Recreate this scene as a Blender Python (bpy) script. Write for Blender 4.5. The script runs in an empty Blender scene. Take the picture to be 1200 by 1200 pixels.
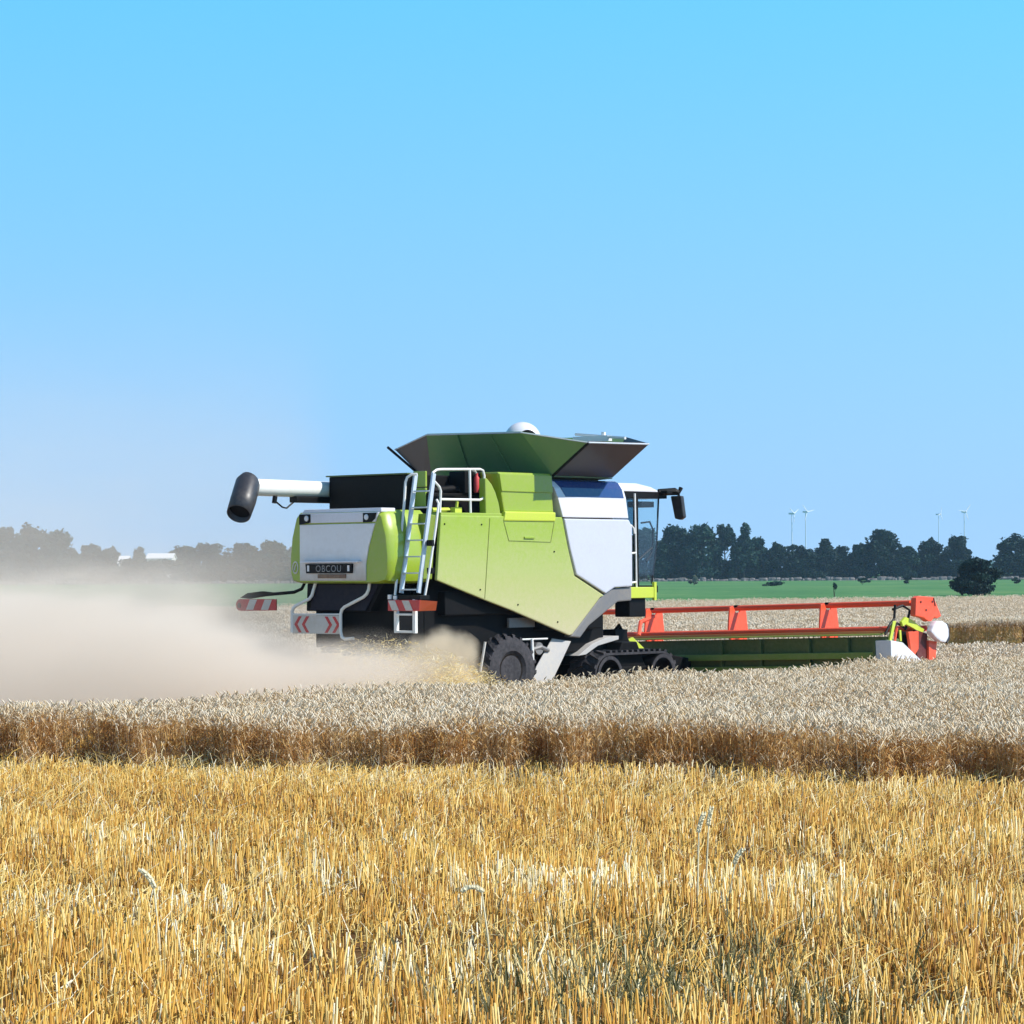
import bpy, bmesh, math, random
import numpy as np
from mathutils import Vector, Matrix

R = math.radians
random.seed(7)
rng = np.random.default_rng(11)
scene = bpy.context.scene
COL = scene.collection

# ------------------------------------------------------------------ camera
cam_d = bpy.data.cameras.new("camera")
cam = bpy.data.objects.new("camera", cam_d)
COL.objects.link(cam)
cam_d.sensor_width = 36.0
cam_d.lens = 96.0
cam_d.clip_start = 0.5
cam_d.clip_end = 8000.0
cam.matrix_world = (Matrix.Translation((0, 0, 2.8)) @ Matrix.Rotation(R(90 + 1.235), 4, 'X')
                    @ Matrix.Rotation(R(-0.3), 4, 'Z'))
scene.camera = cam

# ------------------------------------------------------------------ sky and sun
SUN_EL, SUN_H = R(45), (0.978, -0.208)
world = bpy.data.worlds.new("World")
scene.world = world
world.use_nodes = True
wn, wl = world.node_tree.nodes, world.node_tree.links
wn.clear()
sky = wn.new('ShaderNodeTexSky')
sky.sky_type = 'NISHITA'
sky.sun_disc = False
sky.sun_elevation = SUN_EL
sky.sun_rotation = math.atan2(SUN_H[0], SUN_H[1])
sky.altitude = 0
sky.air_density = 1.0
sky.dust_density = 0.1
sky.ozone_density = 3.0
geo = wn.new('ShaderNodeNewGeometry')
neg = wn.new('ShaderNodeVectorMath'); neg.operation = 'MULTIPLY'
neg.inputs[1].default_value = (-1, -1, -0.55)
add = wn.new('ShaderNodeVectorMath'); add.operation = 'ADD'
add.inputs[1].default_value = (0, 0, 0.30)
nrm = wn.new('ShaderNodeVectorMath'); nrm.operation = 'NORMALIZE'
sep = wn.new('ShaderNodeSeparateXYZ')
tint_r = wn.new('ShaderNodeValToRGB')                      # clear summer air: deeper cyan overhead, paler low down
tint_r.color_ramp.elements[0].position = 0.30; tint_r.color_ramp.elements[0].color = (0.77, 0.73, 0.66, 1)
tint_r.color_ramp.elements[1].position = 0.42; tint_r.color_ramp.elements[1].color = (0.36, 0.86, 0.80, 1)
for pos_, col_ in ((0.55, (0.22, 0.40, 0.44, 1)), (0.95, (0.13, 0.19, 0.22, 1))):
    tint_r.color_ramp.elements.new(pos_).color = col_
hsv = wn.new('ShaderNodeMix'); hsv.data_type = 'RGBA'; hsv.blend_type = 'MULTIPLY'; hsv.inputs[0].default_value = 1.0
gain = wn.new('ShaderNodeMix'); gain.data_type = 'RGBA'; gain.blend_type = 'MULTIPLY'; gain.inputs[0].default_value = 1.0
gain.inputs[7].default_value = (2.02, 2.02, 2.02, 1)
bg = wn.new('ShaderNodeBackground')
bg.inputs['Strength'].default_value = 0.14
wo = wn.new('ShaderNodeOutputWorld')
wl.new(geo.outputs['Incoming'], neg.inputs[0])
wl.new(neg.outputs[0], add.inputs[0])
wl.new(add.outputs[0], nrm.inputs[0])
wl.new(nrm.outputs[0], sky.inputs['Vector'])
wl.new(add.outputs[0], sep.inputs[0])
wl.new(sep.outputs['Z'], tint_r.inputs['Fac'])
wl.new(sky.outputs[0], hsv.inputs[6])
wl.new(tint_r.outputs[0], hsv.inputs[7])
wl.new(hsv.outputs[2], gain.inputs[6])
wl.new(gain.outputs[2], bg.inputs['Color'])
wl.new(bg.outputs[0], wo.inputs['Surface'])

sun_d = bpy.data.lights.new("sun", 'SUN')
sun_d.energy = 5.0
sun_d.angle = R(0.53)
sun_d.color = (1.0, 0.95, 0.87)
sun = bpy.data.objects.new("sun", sun_d)
COL.objects.link(sun)
sv = Vector((SUN_H[0] * math.cos(SUN_EL), SUN_H[1] * math.cos(SUN_EL), math.sin(SUN_EL)))
sun.rotation_euler = sv.to_track_quat('Z', 'Y').to_euler()

scene.view_settings.view_transform = 'Standard'
scene.view_settings.look = 'None'
scene.view_settings.gamma = 1.0
scene.view_settings.use_curve_mapping = False
scene.view_settings.exposure = 0.35
scene.cycles.use_denoising = True
scene.cycles.volume_bounces = 2
scene.cycles.transparent_max_bounces = 16
scene.cycles.max_bounces = 8
scene.cycles.volume_step_rate = 0.6
scene.cycles.volume_max_steps = 256

# ------------------------------------------------------------------ helpers
class MB:
    """collects vertices and faces of one mesh"""
    def __init__(self):
        self.v, self.f = [], []
    def add(self, vs, fs):
        n = len(self.v)
        self.v += [tuple(p) for p in vs]
        self.f += [tuple(i + n for i in f) for f in fs]
        return self
    def box(self, x0, x1, y0, y1, z0, z1):
        return self.add([(x0, y0, z0), (x1, y0, z0), (x1, y1, z0), (x0, y1, z0),
                         (x0, y0, z1), (x1, y0, z1), (x1, y1, z1), (x0, y1, z1)],
                        [(0, 3, 2, 1), (4, 5, 6, 7), (0, 1, 5, 4), (1, 2, 6, 5), (2, 3, 7, 6), (3, 0, 4, 7)])
    def slab(self, pts, d):
        """a polygon of 3-D points given thickness by the vector d"""
        n = len(pts); d = Vector(d)
        vs = [tuple(p) for p in pts] + [tuple(Vector(p) + d) for p in pts]
        fs = [tuple(range(n - 1, -1, -1)), tuple(range(n, 2 * n))]
        fs += [(i, (i + 1) % n, n + (i + 1) % n, n + i) for i in range(n)]
        return self.add(vs, fs)
    def side(self, pts, x0, x1):
        """profile of (y, z) points extruded along x"""
        return self.slab([(x0, y, z) for y, z in pts], (x1 - x0, 0, 0))
    def rear(self, pts, y0, y1):
        """profile of (x, z) points extruded along y"""
        return self.slab([(x, y0, z) for x, z in pts], (0, y1 - y0, 0))
    def tube(self, path, r, n=8, cap=True):
        path = [Vector(p) for p in path]
        rs = r if isinstance(r, (list, tuple)) else [r] * len(path)
        vs, fs = [], []
        up = None
        for i, p in enumerate(path):
            a = path[max(i - 1, 0)]; b = path[min(i + 1, len(path) - 1)]
            t = (b - a).normalized()
            if up is None:
                up = Vector((0, 0, 1)) if abs(t.z) < 0.9 else Vector((1, 0, 0))
            s = t.cross(up).normalized(); up = s.cross(t).normalized()
            for k in range(n):
                q = 2 * math.pi * k / n
                vs.append(p + (s * math.cos(q) + up * math.sin(q)) * rs[i])
        m = len(path)
        for i in range(m - 1):
            for k in range(n):
                fs.append((i * n + k, i * n + (k + 1) % n, (i + 1) * n + (k + 1) % n, (i + 1) * n + k))
        if cap:
            fs.append(tuple(range(n - 1, -1, -1))); fs.append(tuple(range((m - 1) * n, m * n)))
        return self.add(vs, fs)
    def lathe(self, prof, c, axis='X', n=40):
        """profile of (along, radius) turned round an axis through c"""
        vs, fs = [], []
        for a, r in prof:
            for k in range(n):
                q = 2 * math.pi * k / n
                o = {'X': (a, r * math.cos(q), r * math.sin(q)), 'Y': (r * math.cos(q), a, r * math.sin(q)),
                     'Z': (r * math.cos(q), r * math.sin(q), a)}[axis]
                vs.append((c[0] + o[0], c[1] + o[1], c[2] + o[2]))
        m = len(prof)
        for i in range(m - 1):
            for k in range(n):
                fs.append((i * n + k, (i + 1) * n + k, (i + 1) * n + (k + 1) % n, i * n + (k + 1) % n))
        fs.append(tuple(range(n))); fs.append(tuple(range(m * n - 1, (m - 1) * n - 1, -1)))
        return self.add(vs, fs)
    def build(self, name, mat, parent=None, bevel=0.0, smooth=False):
        me = bpy.data.meshes.new(name)
        me.from_pydata(self.v, [], self.f)
        bm = bmesh.new(); bm.from_mesh(me)
        bmesh.ops.recalc_face_normals(bm, faces=bm.faces)
        if bevel:
            es = [e for e in bm.edges if len(e.link_faces) == 2 and e.calc_face_angle(0) > 0.6]
            bmesh.ops.bevel(bm, geom=es, offset=bevel, segments=2, affect='EDGES', profile=0.6, clamp_overlap=True)
        bm.to_mesh(me); bm.free()
        if smooth:
            for p in me.polygons: p.use_smooth = True
            me.set_sharp_from_angle(angle=R(35))
        me.materials.append(mat)
        o = bpy.data.objects.new(name, me)
        COL.objects.link(o)
        if parent: o.parent = parent
        return o

def empty(name, loc=(0, 0, 0), rz=0.0, parent=None):
    o = bpy.data.objects.new(name, None)
    COL.objects.link(o)
    o.location = loc; o.rotation_euler = (0, 0, rz); o.empty_display_size = 0.3
    if parent: o.parent = parent
    return o

def tag(o, label=None, cat=None, group=None, kind=None):
    if label: o['label'] = label
    if cat: o['category'] = cat
    if group: o['group'] = group
    if kind: o['kind'] = kind
    return o

def raw_mesh(name, verts, tris, mat, tone=None, mat_idx=None):
    """a large triangle mesh straight from arrays, with one float per vertex for colour variety"""
    me = bpy.data.meshes.new(name)
    verts = np.asarray(verts, np.float32); tris = np.asarray(tris, np.int32)
    n = len(tris)
    me.vertices.add(len(verts)); me.vertices.foreach_set('co', verts.ravel())
    me.loops.add(n * 3); me.loops.foreach_set('vertex_index', tris.ravel())
    me.polygons.add(n); me.polygons.foreach_set('loop_start', np.arange(0, n * 3, 3, dtype=np.int32))
    mats = mat if isinstance(mat, list) else [mat]
    for m in mats: me.materials.append(m)
    if mat_idx is not None: me.polygons.foreach_set('material_index', np.asarray(mat_idx, np.int32))
    me.update(calc_edges=True)
    if tone is not None:
        a = me.attributes.new('tone', 'FLOAT', 'POINT')
        a.data.foreach_set('value', np.asarray(tone, np.float32))
    o = bpy.data.objects.new(name, me)
    COL.objects.link(o)
    return o

# ------------------------------------------------------------------ materials
def new_mat(name):
    m = bpy.data.materials.new(name); m.use_nodes = True
    nt = m.node_tree; nt.nodes.clear()
    out = nt.nodes.new('ShaderNodeOutputMaterial')
    return m, nt, out

def noise(nt, scale, detail=4.0, coord='Object', rough=0.55):
    tc = nt.nodes.new('ShaderNodeTexCoord')
    n = nt.nodes.new('ShaderNodeTexNoise')
    n.inputs['Scale'].default_value = scale; n.inputs['Detail'].default_value = detail
    n.inputs['Roughness'].default_value = rough
    nt.links.new(tc.outputs[coord], n.inputs['Vector'])
    return n

def ramp(nt, fac, stops):
    r = nt.nodes.new('ShaderNodeValToRGB')
    e = r.color_ramp.elements
    while len(e) > 1: e.remove(e[-1])
    e[0].position, e[0].color = stops[0][0], (*stops[0][1], 1)
    for p, c in stops[1:]:
        x = e.new(p); x.color = (*c, 1)
    nt.links.new(fac, r.inputs['Fac'])
    return r

def paint(name, col, rough=0.35, dust=0.25, metallic=0.0, coat=0.0, low=None, grime=(0.42, 0.34, 0.22), spec=0.5):
    """painted or moulded surface with settled harvest dust; low=(z0,z1) thickens the dust coat downwards"""
    m, nt, out = new_mat(name)
    p = nt.nodes.new('ShaderNodeBsdfPrincipled')
    n1 = noise(nt, 1.7, 6.0); n2 = noise(nt, 14.0, 3.0)
    mul = nt.nodes.new('ShaderNodeMath'); mul.operation = 'MULTIPLY'
    nt.links.new(n1.outputs[0], mul.inputs[0]); nt.links.new(n2.outputs[0], mul.inputs[1])
    mr = nt.nodes.new('ShaderNodeMapRange')
    mr.inputs[1].default_value = 0.12; mr.inputs[2].default_value = 0.5
    mr.inputs[3].default_value = 0.0; mr.inputs[4].default_value = dust * 1.6
    nt.links.new(mul.outputs[0], mr.inputs[0])
    fac = mr.outputs[0]
    if low:
        tc = nt.nodes.new('ShaderNodeTexCoord'); sx = nt.nodes.new('ShaderNodeSeparateXYZ')
        nt.links.new(tc.outputs['Object'], sx.inputs[0])
        wob = nt.nodes.new('ShaderNodeMath'); wob.operation = 'MULTIPLY_ADD'
        wob.inputs[1].default_value = 1.1
        nt.links.new(n1.outputs[0], wob.inputs[0]); nt.links.new(sx.outputs['Z'], wob.inputs[2])
        lr = nt.nodes.new('ShaderNodeMapRange')
        lr.inputs[1].default_value = low[0] + 0.55; lr.inputs[2].default_value = low[1] + 0.55
        lr.inputs[3].default_value = low[2]; lr.inputs[4].default_value = 0.0
        nt.links.new(wob.outputs[0], lr.inputs[0])
        ad = nt.nodes.new('ShaderNodeMath'); ad.operation = 'ADD'; ad.use_clamp = True
        nt.links.new(fac, ad.inputs[0]); nt.links.new(lr.outputs[0], ad.inputs[1])
        fac = ad.outputs[0]
    mx = nt.nodes.new('ShaderNodeMix'); mx.data_type = 'RGBA'
    mx.inputs[6].default_value = (*col, 1); mx.inputs[7].default_value = (*grime, 1)
    nt.links.new(fac, mx.inputs[0]); nt.links.new(mx.outputs[2], p.inputs['Base Color'])
    rr = nt.nodes.new('ShaderNodeMapRange')
    rr.inputs[3].default_value = rough; rr.inputs[4].default_value = min(1.0, rough + 0.5)
    nt.links.new(fac, rr.inputs[0]); nt.links.new(rr.outputs[0], p.inputs['Roughness'])
    p.inputs['Metallic'].default_value = metallic
    p.inputs['Coat Weight'].default_value = coat
    p.inputs['Specular IOR Level'].default_value = spec
    nt.links.new(p.outputs[0], out.inputs['Surface'])
    return m

def tone_mat(name, stops, rough=0.75, trans=0.25, big=None):
    """dry plant matter: colour from the per-stalk tone, a little light let through"""
    m, nt, out = new_mat(name)
    at = nt.nodes.new('ShaderNodeAttribute'); at.attribute_name = 'tone'
    fac = at.outputs['Fac']
    r = ramp(nt, fac, stops)
    colr = r.outputs[0]
    if big:
        n = noise(nt, big[0], 3.0)
        mr = nt.nodes.new('ShaderNodeMapRange')
        mr.inputs[1].default_value = 0.35; mr.inputs[2].default_value = 0.65
        mr.inputs[3].default_value = 0; mr.inputs[4].default_value = big[2]
        nt.links.new(n.outputs[0], mr.inputs[0])
        mx = nt.nodes.new('ShaderNodeMix'); mx.data_type = 'RGBA'
        mx.inputs[7].default_value = (*big[1], 1)
        nt.links.new(mr.outputs[0], mx.inputs[0]); nt.links.new(colr, mx.inputs[6])
        colr = mx.outputs[2]
    d = nt.nodes.new('ShaderNodeBsdfPrincipled')
    d.inputs['Roughness'].default_value = rough
    d.inputs['Specular IOR Level'].default_value = 0.3
    t = nt.nodes.new('ShaderNodeBsdfTranslucent')
    nt.links.new(colr, d.inputs['Base Color']); nt.links.new(colr, t.inputs['Color'])
    ms = nt.nodes.new('ShaderNodeMixShader'); ms.inputs[0].default_value = trans
    nt.links.new(d.outputs[0], ms.inputs[1]); nt.links.new(t.outputs[0], ms.inputs[2])
    nt.links.new(ms.outputs[0], out.inputs['Surface'])
    return m

def ground_mat(name, stops, scale, rough=0.95, bump=0.4, fine=60.0):
    m, nt, out = new_mat(name)
    p = nt.nodes.new('ShaderNodeBsdfPrincipled'); p.inputs['Roughness'].default_value = rough
    p.inputs['Specular IOR Level'].default_value = 0.15
    n = noise(nt, scale, 8.0); n2 = noise(nt, fine, 4.0)
    mx = nt.nodes.new('ShaderNodeMix'); mx.data_type = 'FLOAT'; mx.inputs[0].default_value = 0.45
    nt.links.new(n.outputs[0], mx.inputs[2]); nt.links.new(n2.outputs[0], mx.inputs[3])
    r = ramp(nt, mx.outputs[0], stops)
    nt.links.new(r.outputs[0], p.inputs['Base Color'])
    b = nt.nodes.new('ShaderNodeBump'); b.inputs['Strength'].default_value = bump; b.inputs['Distance'].default_value = 0.05
    nt.links.new(n2.outputs[0], b.inputs['Height']); nt.links.new(b.outputs[0], p.inputs['Normal'])
    nt.links.new(p.outputs[0], out.inputs['Surface'])
    return m

def glass_mat(name, tint=(0.75, 0.85, 0.88)):
    m, nt, out = new_mat(name)
    tr = nt.nodes.new('ShaderNodeBsdfTransparent'); tr.inputs[0].default_value = (*tint, 1)
    gl = nt.nodes.new('ShaderNodeBsdfGlossy'); gl.inputs['Roughness'].default_value = 0.02
    lw = nt.nodes.new('ShaderNodeLayerWeight'); lw.inputs[0].default_value = 0.5
    pw = nt.nodes.new('ShaderNodeMath'); pw.operation = 'POWER'; pw.inputs[1].default_value = 4.0
    fr = nt.nodes.new('ShaderNodeMath'); fr.operation = 'MULTIPLY_ADD'; fr.inputs[1].default_value = 0.7; fr.inputs[2].default_value = 0.03
    nt.links.new(lw.outputs['Facing'], pw.inputs[0]); nt.links.new(pw.outputs[0], fr.inputs[0])
    ms = nt.nodes.new('ShaderNodeMixShader')
    nt.links.new(fr.outputs[0], ms.inputs[0]); nt.links.new(tr.outputs[0], ms.inputs[1]); nt.links.new(gl.outputs[0], ms.inputs[2])
    nt.links.new(ms.outputs[0], out.inputs['Surface'])
    return m

M = {}
M['green'] = paint('green_paint', (0.28, 0.40, 0.016), 0.32, 0.16, coat=0.3)
M['green_side'] = paint('green_side_paint', (0.29, 0.42, 0.016), 0.34, 0.20, coat=0.3, low=(1.2, 3.7, 0.95), grime=(0.50, 0.46, 0.28))
M['shaded_green'] = paint('shaded_green_paint', (0.055, 0.10, 0.02), 0.5, 0.12)  # machine green darkened: the shade over the header's back is in the colour
M['flap'] = paint('tank_flap_sheet', (0.15, 0.29, 0.12), 0.30, 0.10)
M['flap_grey'] = paint('tank_flap_grey', (0.060, 0.060, 0.072), 0.4, 0.10, grime=(.16, .16, .17))
M['white'] = paint('white_paint', (0.72, 0.72, 0.78), 0.3, 0.10, coat=0.3)
M['white_rear'] = paint('white_rear_paint', (0.78, 0.78, 0.80), 0.3, 0.08, coat=0.3, low=(2.25, 3.25, 0.85), grime=(0.34, 0.26, 0.17))
M['greyed_white'] = paint('greyed_white_paint', (0.56, 0.585, 0.67), 0.32, 0.12, coat=0.3)  # darker, bluer copy of the white, for the lower front panel
M['tube_white'] = paint('white_tube', (0.80, 0.80, 0.78), 0.35, 0.10)
M['galv'] = paint('pale_metal', (0.55, 0.62, 0.70), 0.35, 0.12, metallic=0.2)
M['black'] = paint('black_plastic', (0.005, 0.005, 0.006), 0.5, 0.01, spec=0.15)
M['dark'] = paint('dark_steel', (0.0045, 0.0045, 0.0055), 0.6, 0.008, spec=0.12)
M['grey'] = paint('grey_panel', (0.17, 0.17, 0.18), 0.45, 0.2)
M['dusty_grey'] = paint('dusty_grey_panel', (0.42, 0.41, 0.41), 0.6, 0.5, grime=(0.55, 0.5, 0.42))
M['rubber'] = paint('rubber', (0.020, 0.020, 0.025), 0.7, 0.35, grime=(0.13, 0.12, 0.13), spec=0.3)
M['spout'] = paint('spout_rubber', (0.022, 0.024, 0.034), 0.42, 0.08)
M['red'] = paint('red_paint', (0.88, 0.085, 0.028), 0.35, 0.10)
M['dark_red'] = paint('dark_red_paint', (0.10, 0.006, 0.008), 0.5, 0.1)
M['sign_red'] = paint('sign_red', (0.55, 0.02, 0.03), 0.4, 0.12)
M['sign_white'] = paint('sign_white', (0.62, 0.60, 0.57), 0.45, 0.3)
M['orange'] = paint('orange_lip', (0.78, 0.24, 0.05), 0.4, 0.2)
M['yellow_green'] = paint('yellow_green_paint', (0.52, 0.62, 0.05), 0.35, 0.1)
M['lamp'] = paint('lamp_lens', (0.75, 0.76, 0.78), 0.15, 0.05)
M['glass_dark'] = glass_mat('tinted_glass', (.30, .46, .52))
M['glass'] = glass_mat('cab_glass', (.93, .97, .98))
M['blue'] = paint('dark_blue_gloss', (0.022, 0.055, 0.19), 0.2, 0.05)
M['mirror'] = paint('mirror_shell', (0.02, 0.024, 0.035), 0.4, 0.06)

# ------------------------------------------------------------------ the machine's place: x right, y forward, z up
TH = R(42)
MO = Vector((-1.145, 57.587, 0))
FW = Vector((math.sin(TH), math.cos(TH), 0)); RT = Vector((math.cos(TH), -math.sin(TH), 0))
def local(x, y):
    """field point -> (to the right of, ahead of) the machine"""
    dx, dy = x - MO.x, y - MO.y
    return dx * RT.x + dy * RT.y, dx * FW.x + dy * FW.y

# the cut edges of the standing crop
def near_edge(x, wob=True):
    y = 35.9 - 0.307 * x
    if wob:
        y = y + 0.25 * np.sin(x * 0.9 + 0.6) + 0.2 * np.sin(x * 2.3 + 2.0) + 0.30 * np.sin(x * 5.1 + 1.3 * np.sin(x * 1.7))
        y = y + 1.0 * np.clip(np.sin(x * 2.7 + 1.5 * np.sin(x * .9)) - .3, 0, 1)
        y = y - 0.5 / (1 + np.exp(-(x - 3.6) * 5)) + 0.5 / (1 + np.exp((x + 2.4) * 2.5))
    return y
def far_edge(x):
    return 173.0 + 0.69 * x
def standing(x, y):
    """True where wheat still stands"""
    v = (x - MO.x) * RT.x + (y - MO.y) * RT.y
    u = (x - MO.x) * FW.x + (y - MO.y) * FW.y
    a = (y > near_edge(x)) & (y < far_edge(x))
    wob = 0.12 * np.sin(u * 1.7) + 0.1 * np.sin(u * 4.1 + 1)
    cut = (u < 8.65) & (v < 6.28 + wob)
    lane = (y > 70.0) & (y < 102.0 + 0.3 * np.sin(x)) & (x > 11.0 + (y - 70) * 0.152)
    return a & ~cut & ~lane

# ------------------------------------------------------------------ ground, meadow, hills
M['soil'] = ground_mat('straw_littered_soil', [(0.3, (0.06, 0.030, 0.012)), (0.5, (0.13, 0.07, 0.025)), (0.7, (0.26, 0.15, 0.05))], 0.6)
M['meadow'] = ground_mat('meadow_grass', [(0.32, (0.035, 0.12, 0.035)), (0.5, (0.065, 0.18, 0.055)), (0.66, (0.15, 0.24, 0.085))], 0.045, fine=0.6)
M['hill'] = ground_mat('far_hill', [(0.3, (0.03, 0.07, 0.06)), (0.7, (0.05, 0.10, 0.07))], 0.01)

def sheet(name, pts, mat, kind='structure'):
    mb = MB(); mb.add(pts, [tuple(range(len(pts)))])
    o = mb.build(name, mat); o['kind'] = kind
    return o
sheet('ground', [(-1500, -200, 0), (1500, -200, 0), (1500, 2800, 0), (-1500, 2800, 0)], M['soil'])
sheet('meadow', [(-170, float(far_edge(-170)), .012), (900, float(far_edge(900)), .012), (1490, 2790, .012), (-1490, 2790, .012), (-1490, 200, .012), (-200, 56, .012)], M['meadow'])
# low rise on the horizon
xs = np.linspace(-1300, 1300, 120)
hz = 4 + 6.5 * np.exp(-((xs - 410) / 90) ** 2) + 4 * np.exp(-((xs + 300) / 260) ** 2) + 1.2 * np.sin(xs * 0.011) + 0.6 * np.sin(xs * 0.05)
hv = []
for x, z in zip(xs, hz): hv += [(x, 2350, -0.5), (x, 2450, z), (x, 2650, -0.5)]
hf = []
for i in range(len(xs) - 1):
    a = i * 3
    hf += [(a, a + 3, a + 4, a + 1), (a + 1, a + 4, a + 5, a + 2)]
mb = MB(); mb.add(hv, hf); o = mb.build('hills', M['hill'], smooth=True); o['kind'] = 'structure'

# ------------------------------------------------------------------ plant geometry from templates
def rows(n_var, maker):
    return [maker(random.Random(100 + i)) for i in range(n_var)]

def scatter(name, pos, rot, scl, tilt, tones, templates, mat, seed=1, spread=0.5):
    """bake copies of template plants into one mesh; template = (verts, tris, tone offset per vertex)"""
    r = np.random.default_rng(seed)
    pick = r.integers(0, len(templates), len(pos))
    V, T, A = [], [], []
    base = 0
    for k, (tv, tt, ta) in enumerate(templates):
        idx = np.where(pick == k)[0]
        if not len(idx): continue
        tv = np.asarray(tv, np.float32); tt = np.asarray(tt, np.int32); ta = np.asarray(ta, np.float32)
        n, m = len(idx), len(tv)
        p = tv[None, :, :] * scl[idx][:, None, :]
        c, s = np.cos(rot[idx])[:, None], np.sin(rot[idx])[:, None]
        x = p[:, :, 0] * c - p[:, :, 1] * s
        y = p[:, :, 0] * s + p[:, :, 1] * c
        z = p[:, :, 2]
        x = x + z * tilt[idx][:, 0:1]; y = y + z * tilt[idx][:, 1:2]
        P = np.stack([x + pos[idx][:, 0:1], y + pos[idx][:, 1:2], z + pos[idx][:, 2:3]], axis=2)
        V.append(P.reshape(-1, 3))
        T.append((tt[None] + (base + np.arange(n) * m)[:, None, None]).reshape(-1, 3))
        A.append(np.clip(tones[idx][:, None] * spread + ta[None, :], 0, 1).ravel())
        base += n * m
    o = raw_mesh(name, np.concatenate(V), np.concatenate(T), mat, np.concatenate(A))
    return o

class TP:
    """small template plant"""
    def __init__(s): s.v, s.t, s.a = [], [], []
    def strip(s, pts, widths, side, tone):
        n = len(s.v); side = np.array(side, float)
        for p, w in zip(pts, widths):
            p = np.array(p, float)
            s.v += [p - side * w / 2, p + side * w / 2]; s.a += [tone, tone]
        for i in range(len(pts) - 1):
            a = n + i * 2
            s.t += [(a, a + 1, a + 3), (a, a + 3, a + 2)]
    def prism(s, p0, p1, r0, r1, tone, k=3, cap=True, tone1=None):
        n = len(s.v); p0 = np.array(p0, float); p1 = np.array(p1, float)
        for p, r, tn in ((p0, r0, tone), (p1, r1, tone if tone1 is None else tone1)):
            for i in range(k):
                q = 2 * math.pi * i / k
                s.v.append(p + np.array([math.cos(q) * r, math.sin(q) * r, 0])); s.a.append(tn)
        for i in range(k):
            j = (i + 1) % k
            s.t += [(n + i, n + j, n + k + j), (n + i, n + k + j, n + k + i)]
        if cap: s.t += [(n + k, n + k + 1, n + k + 2)]
    def spindle(s, path, rads, tone, k=4):
        n = len(s.v)
        for p, r in zip(path, rads):
            for i in range(k):
                q = 2 * math.pi * (i + .5) / k
                s.v.append(np.array([p[0] + math.cos(q) * r, p[1] + math.sin(q) * r * .8, p[2]])); s.a.append(tone)
        for a in range(len(path) - 1):
            for i in range(k):
                j = (i + 1) % k
                b = n + a * k
                s.t += [(b + i, b + j, b + k + j), (b + i, b + k + j, b + k + i)]
    def out(s): return np.array(s.v), np.array(s.t), np.array(s.a)

def ear_path(rd, base, droop):
    p = [np.array(base)]
    ang = droop * 0.3
    L = rd.uniform(.085, .115)
    for i in range(3):
        ang += droop * .35
        p.append(p[-1] + np.array([math.sin(ang), 0, math.cos(ang)]) * L / 3)
    return p

def wheat_full(rd):
    t = TP(); h = rd.uniform(.66, .80); b = rd.uniform(-.03, .05)
    path = [(0, 0, 0), (b * .3, 0, h * .5), (b, 0, h)]
    t.strip(path, [.007, .006, .004], (0, 1, 0), rd.uniform(0, .25))
    t.strip(path, [.007, .006, .004], (1, 0, 0), rd.uniform(0, .25))
    t.spindle(ear_path(rd, (b, 0, h), rd.uniform(.2, 1.6)), [.006, .014, .012, .003], rd.uniform(.40, .52))
    for _ in range(4):
        z = rd.uniform(.12, .9) * h; a = rd.uniform(0, 6.28); l = rd.uniform(.10, .22); dr = rd.uniform(-.5, .9)
        c, s_ = math.cos(a), math.sin(a)
        t.strip([(0, 0, z), (c * l * .5, s_ * l * .5, z + l * .35), (c * l, s_ * l, z - l * dr)], [.010, .013, .004],
                (-s_, c, .2), rd.uniform(.05, .4))
    return t.out()
def wheat_top(rd):
    t = TP(); h = rd.uniform(.68, .80); b = rd.uniform(-.03, .05)
    t.strip([(0, 0, .36), (b, 0, h)], [.007, .005], (0, 1, 0), rd.uniform(.05, .3))
    t.spindle(ear_path(rd, (b, 0, h), rd.uniform(.3, 2.4)), [.007, .015, .013, .004], rd.uniform(.42, .55))
    z = rd.uniform(.6, .9) * h; a = rd.uniform(0, 6.28); l = rd.uniform(.10, .2)
    c, s_ = math.cos(a), math.sin(a)
    t.strip([(0, 0, z), (c * l * .5, s_ * l * .5, z + l * .35), (c * l, s_ * l, z)], [.010, .012, .004], (-s_, c, .2), rd.uniform(.1, .4))
    return t.out()
def wheat_far(rd):
    t = TP()
    for _ in range(3):
        x, y = rd.uniform(-.09, .09), rd.uniform(-.09, .09); h = rd.uniform(.6, .78)
        t.strip([(x, y, .45), (x, y, h)], [.008, .006], (0, 1, 0), rd.uniform(.05, .3))
        p = ear_path(rd, (x, y, h), rd.uniform(.3, 2.2))
        t.spindle(p, [.009, .02, .018, .005], rd.uniform(.42, .55), k=3)
    return t.out()

M['wheat'] = tone_mat('ripe_wheat', [(0.0, (0.15, 0.052, 0.012)), (0.2, (0.38, 0.17, 0.042)), (0.42, (0.64, 0.42, 0.16)), (0.55, (0.78, 0.66, 0.47)), (0.8, (0.88, 0.79, 0.64)), (1.0, (0.95, 0.90, 0.81))], 0.7, 0.26)
M['wheat_far'] = tone_mat('far_ripe_wheat', [(0.0, (0.36, 0.20, 0.06)), (0.35, (0.50, 0.33, 0.13)), (0.5, (0.68, 0.55, 0.39)), (0.75, (0.78, 0.69, 0.55)), (1.0, (0.90, 0.83, 0.72))], 0.7, 0.2)

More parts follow.
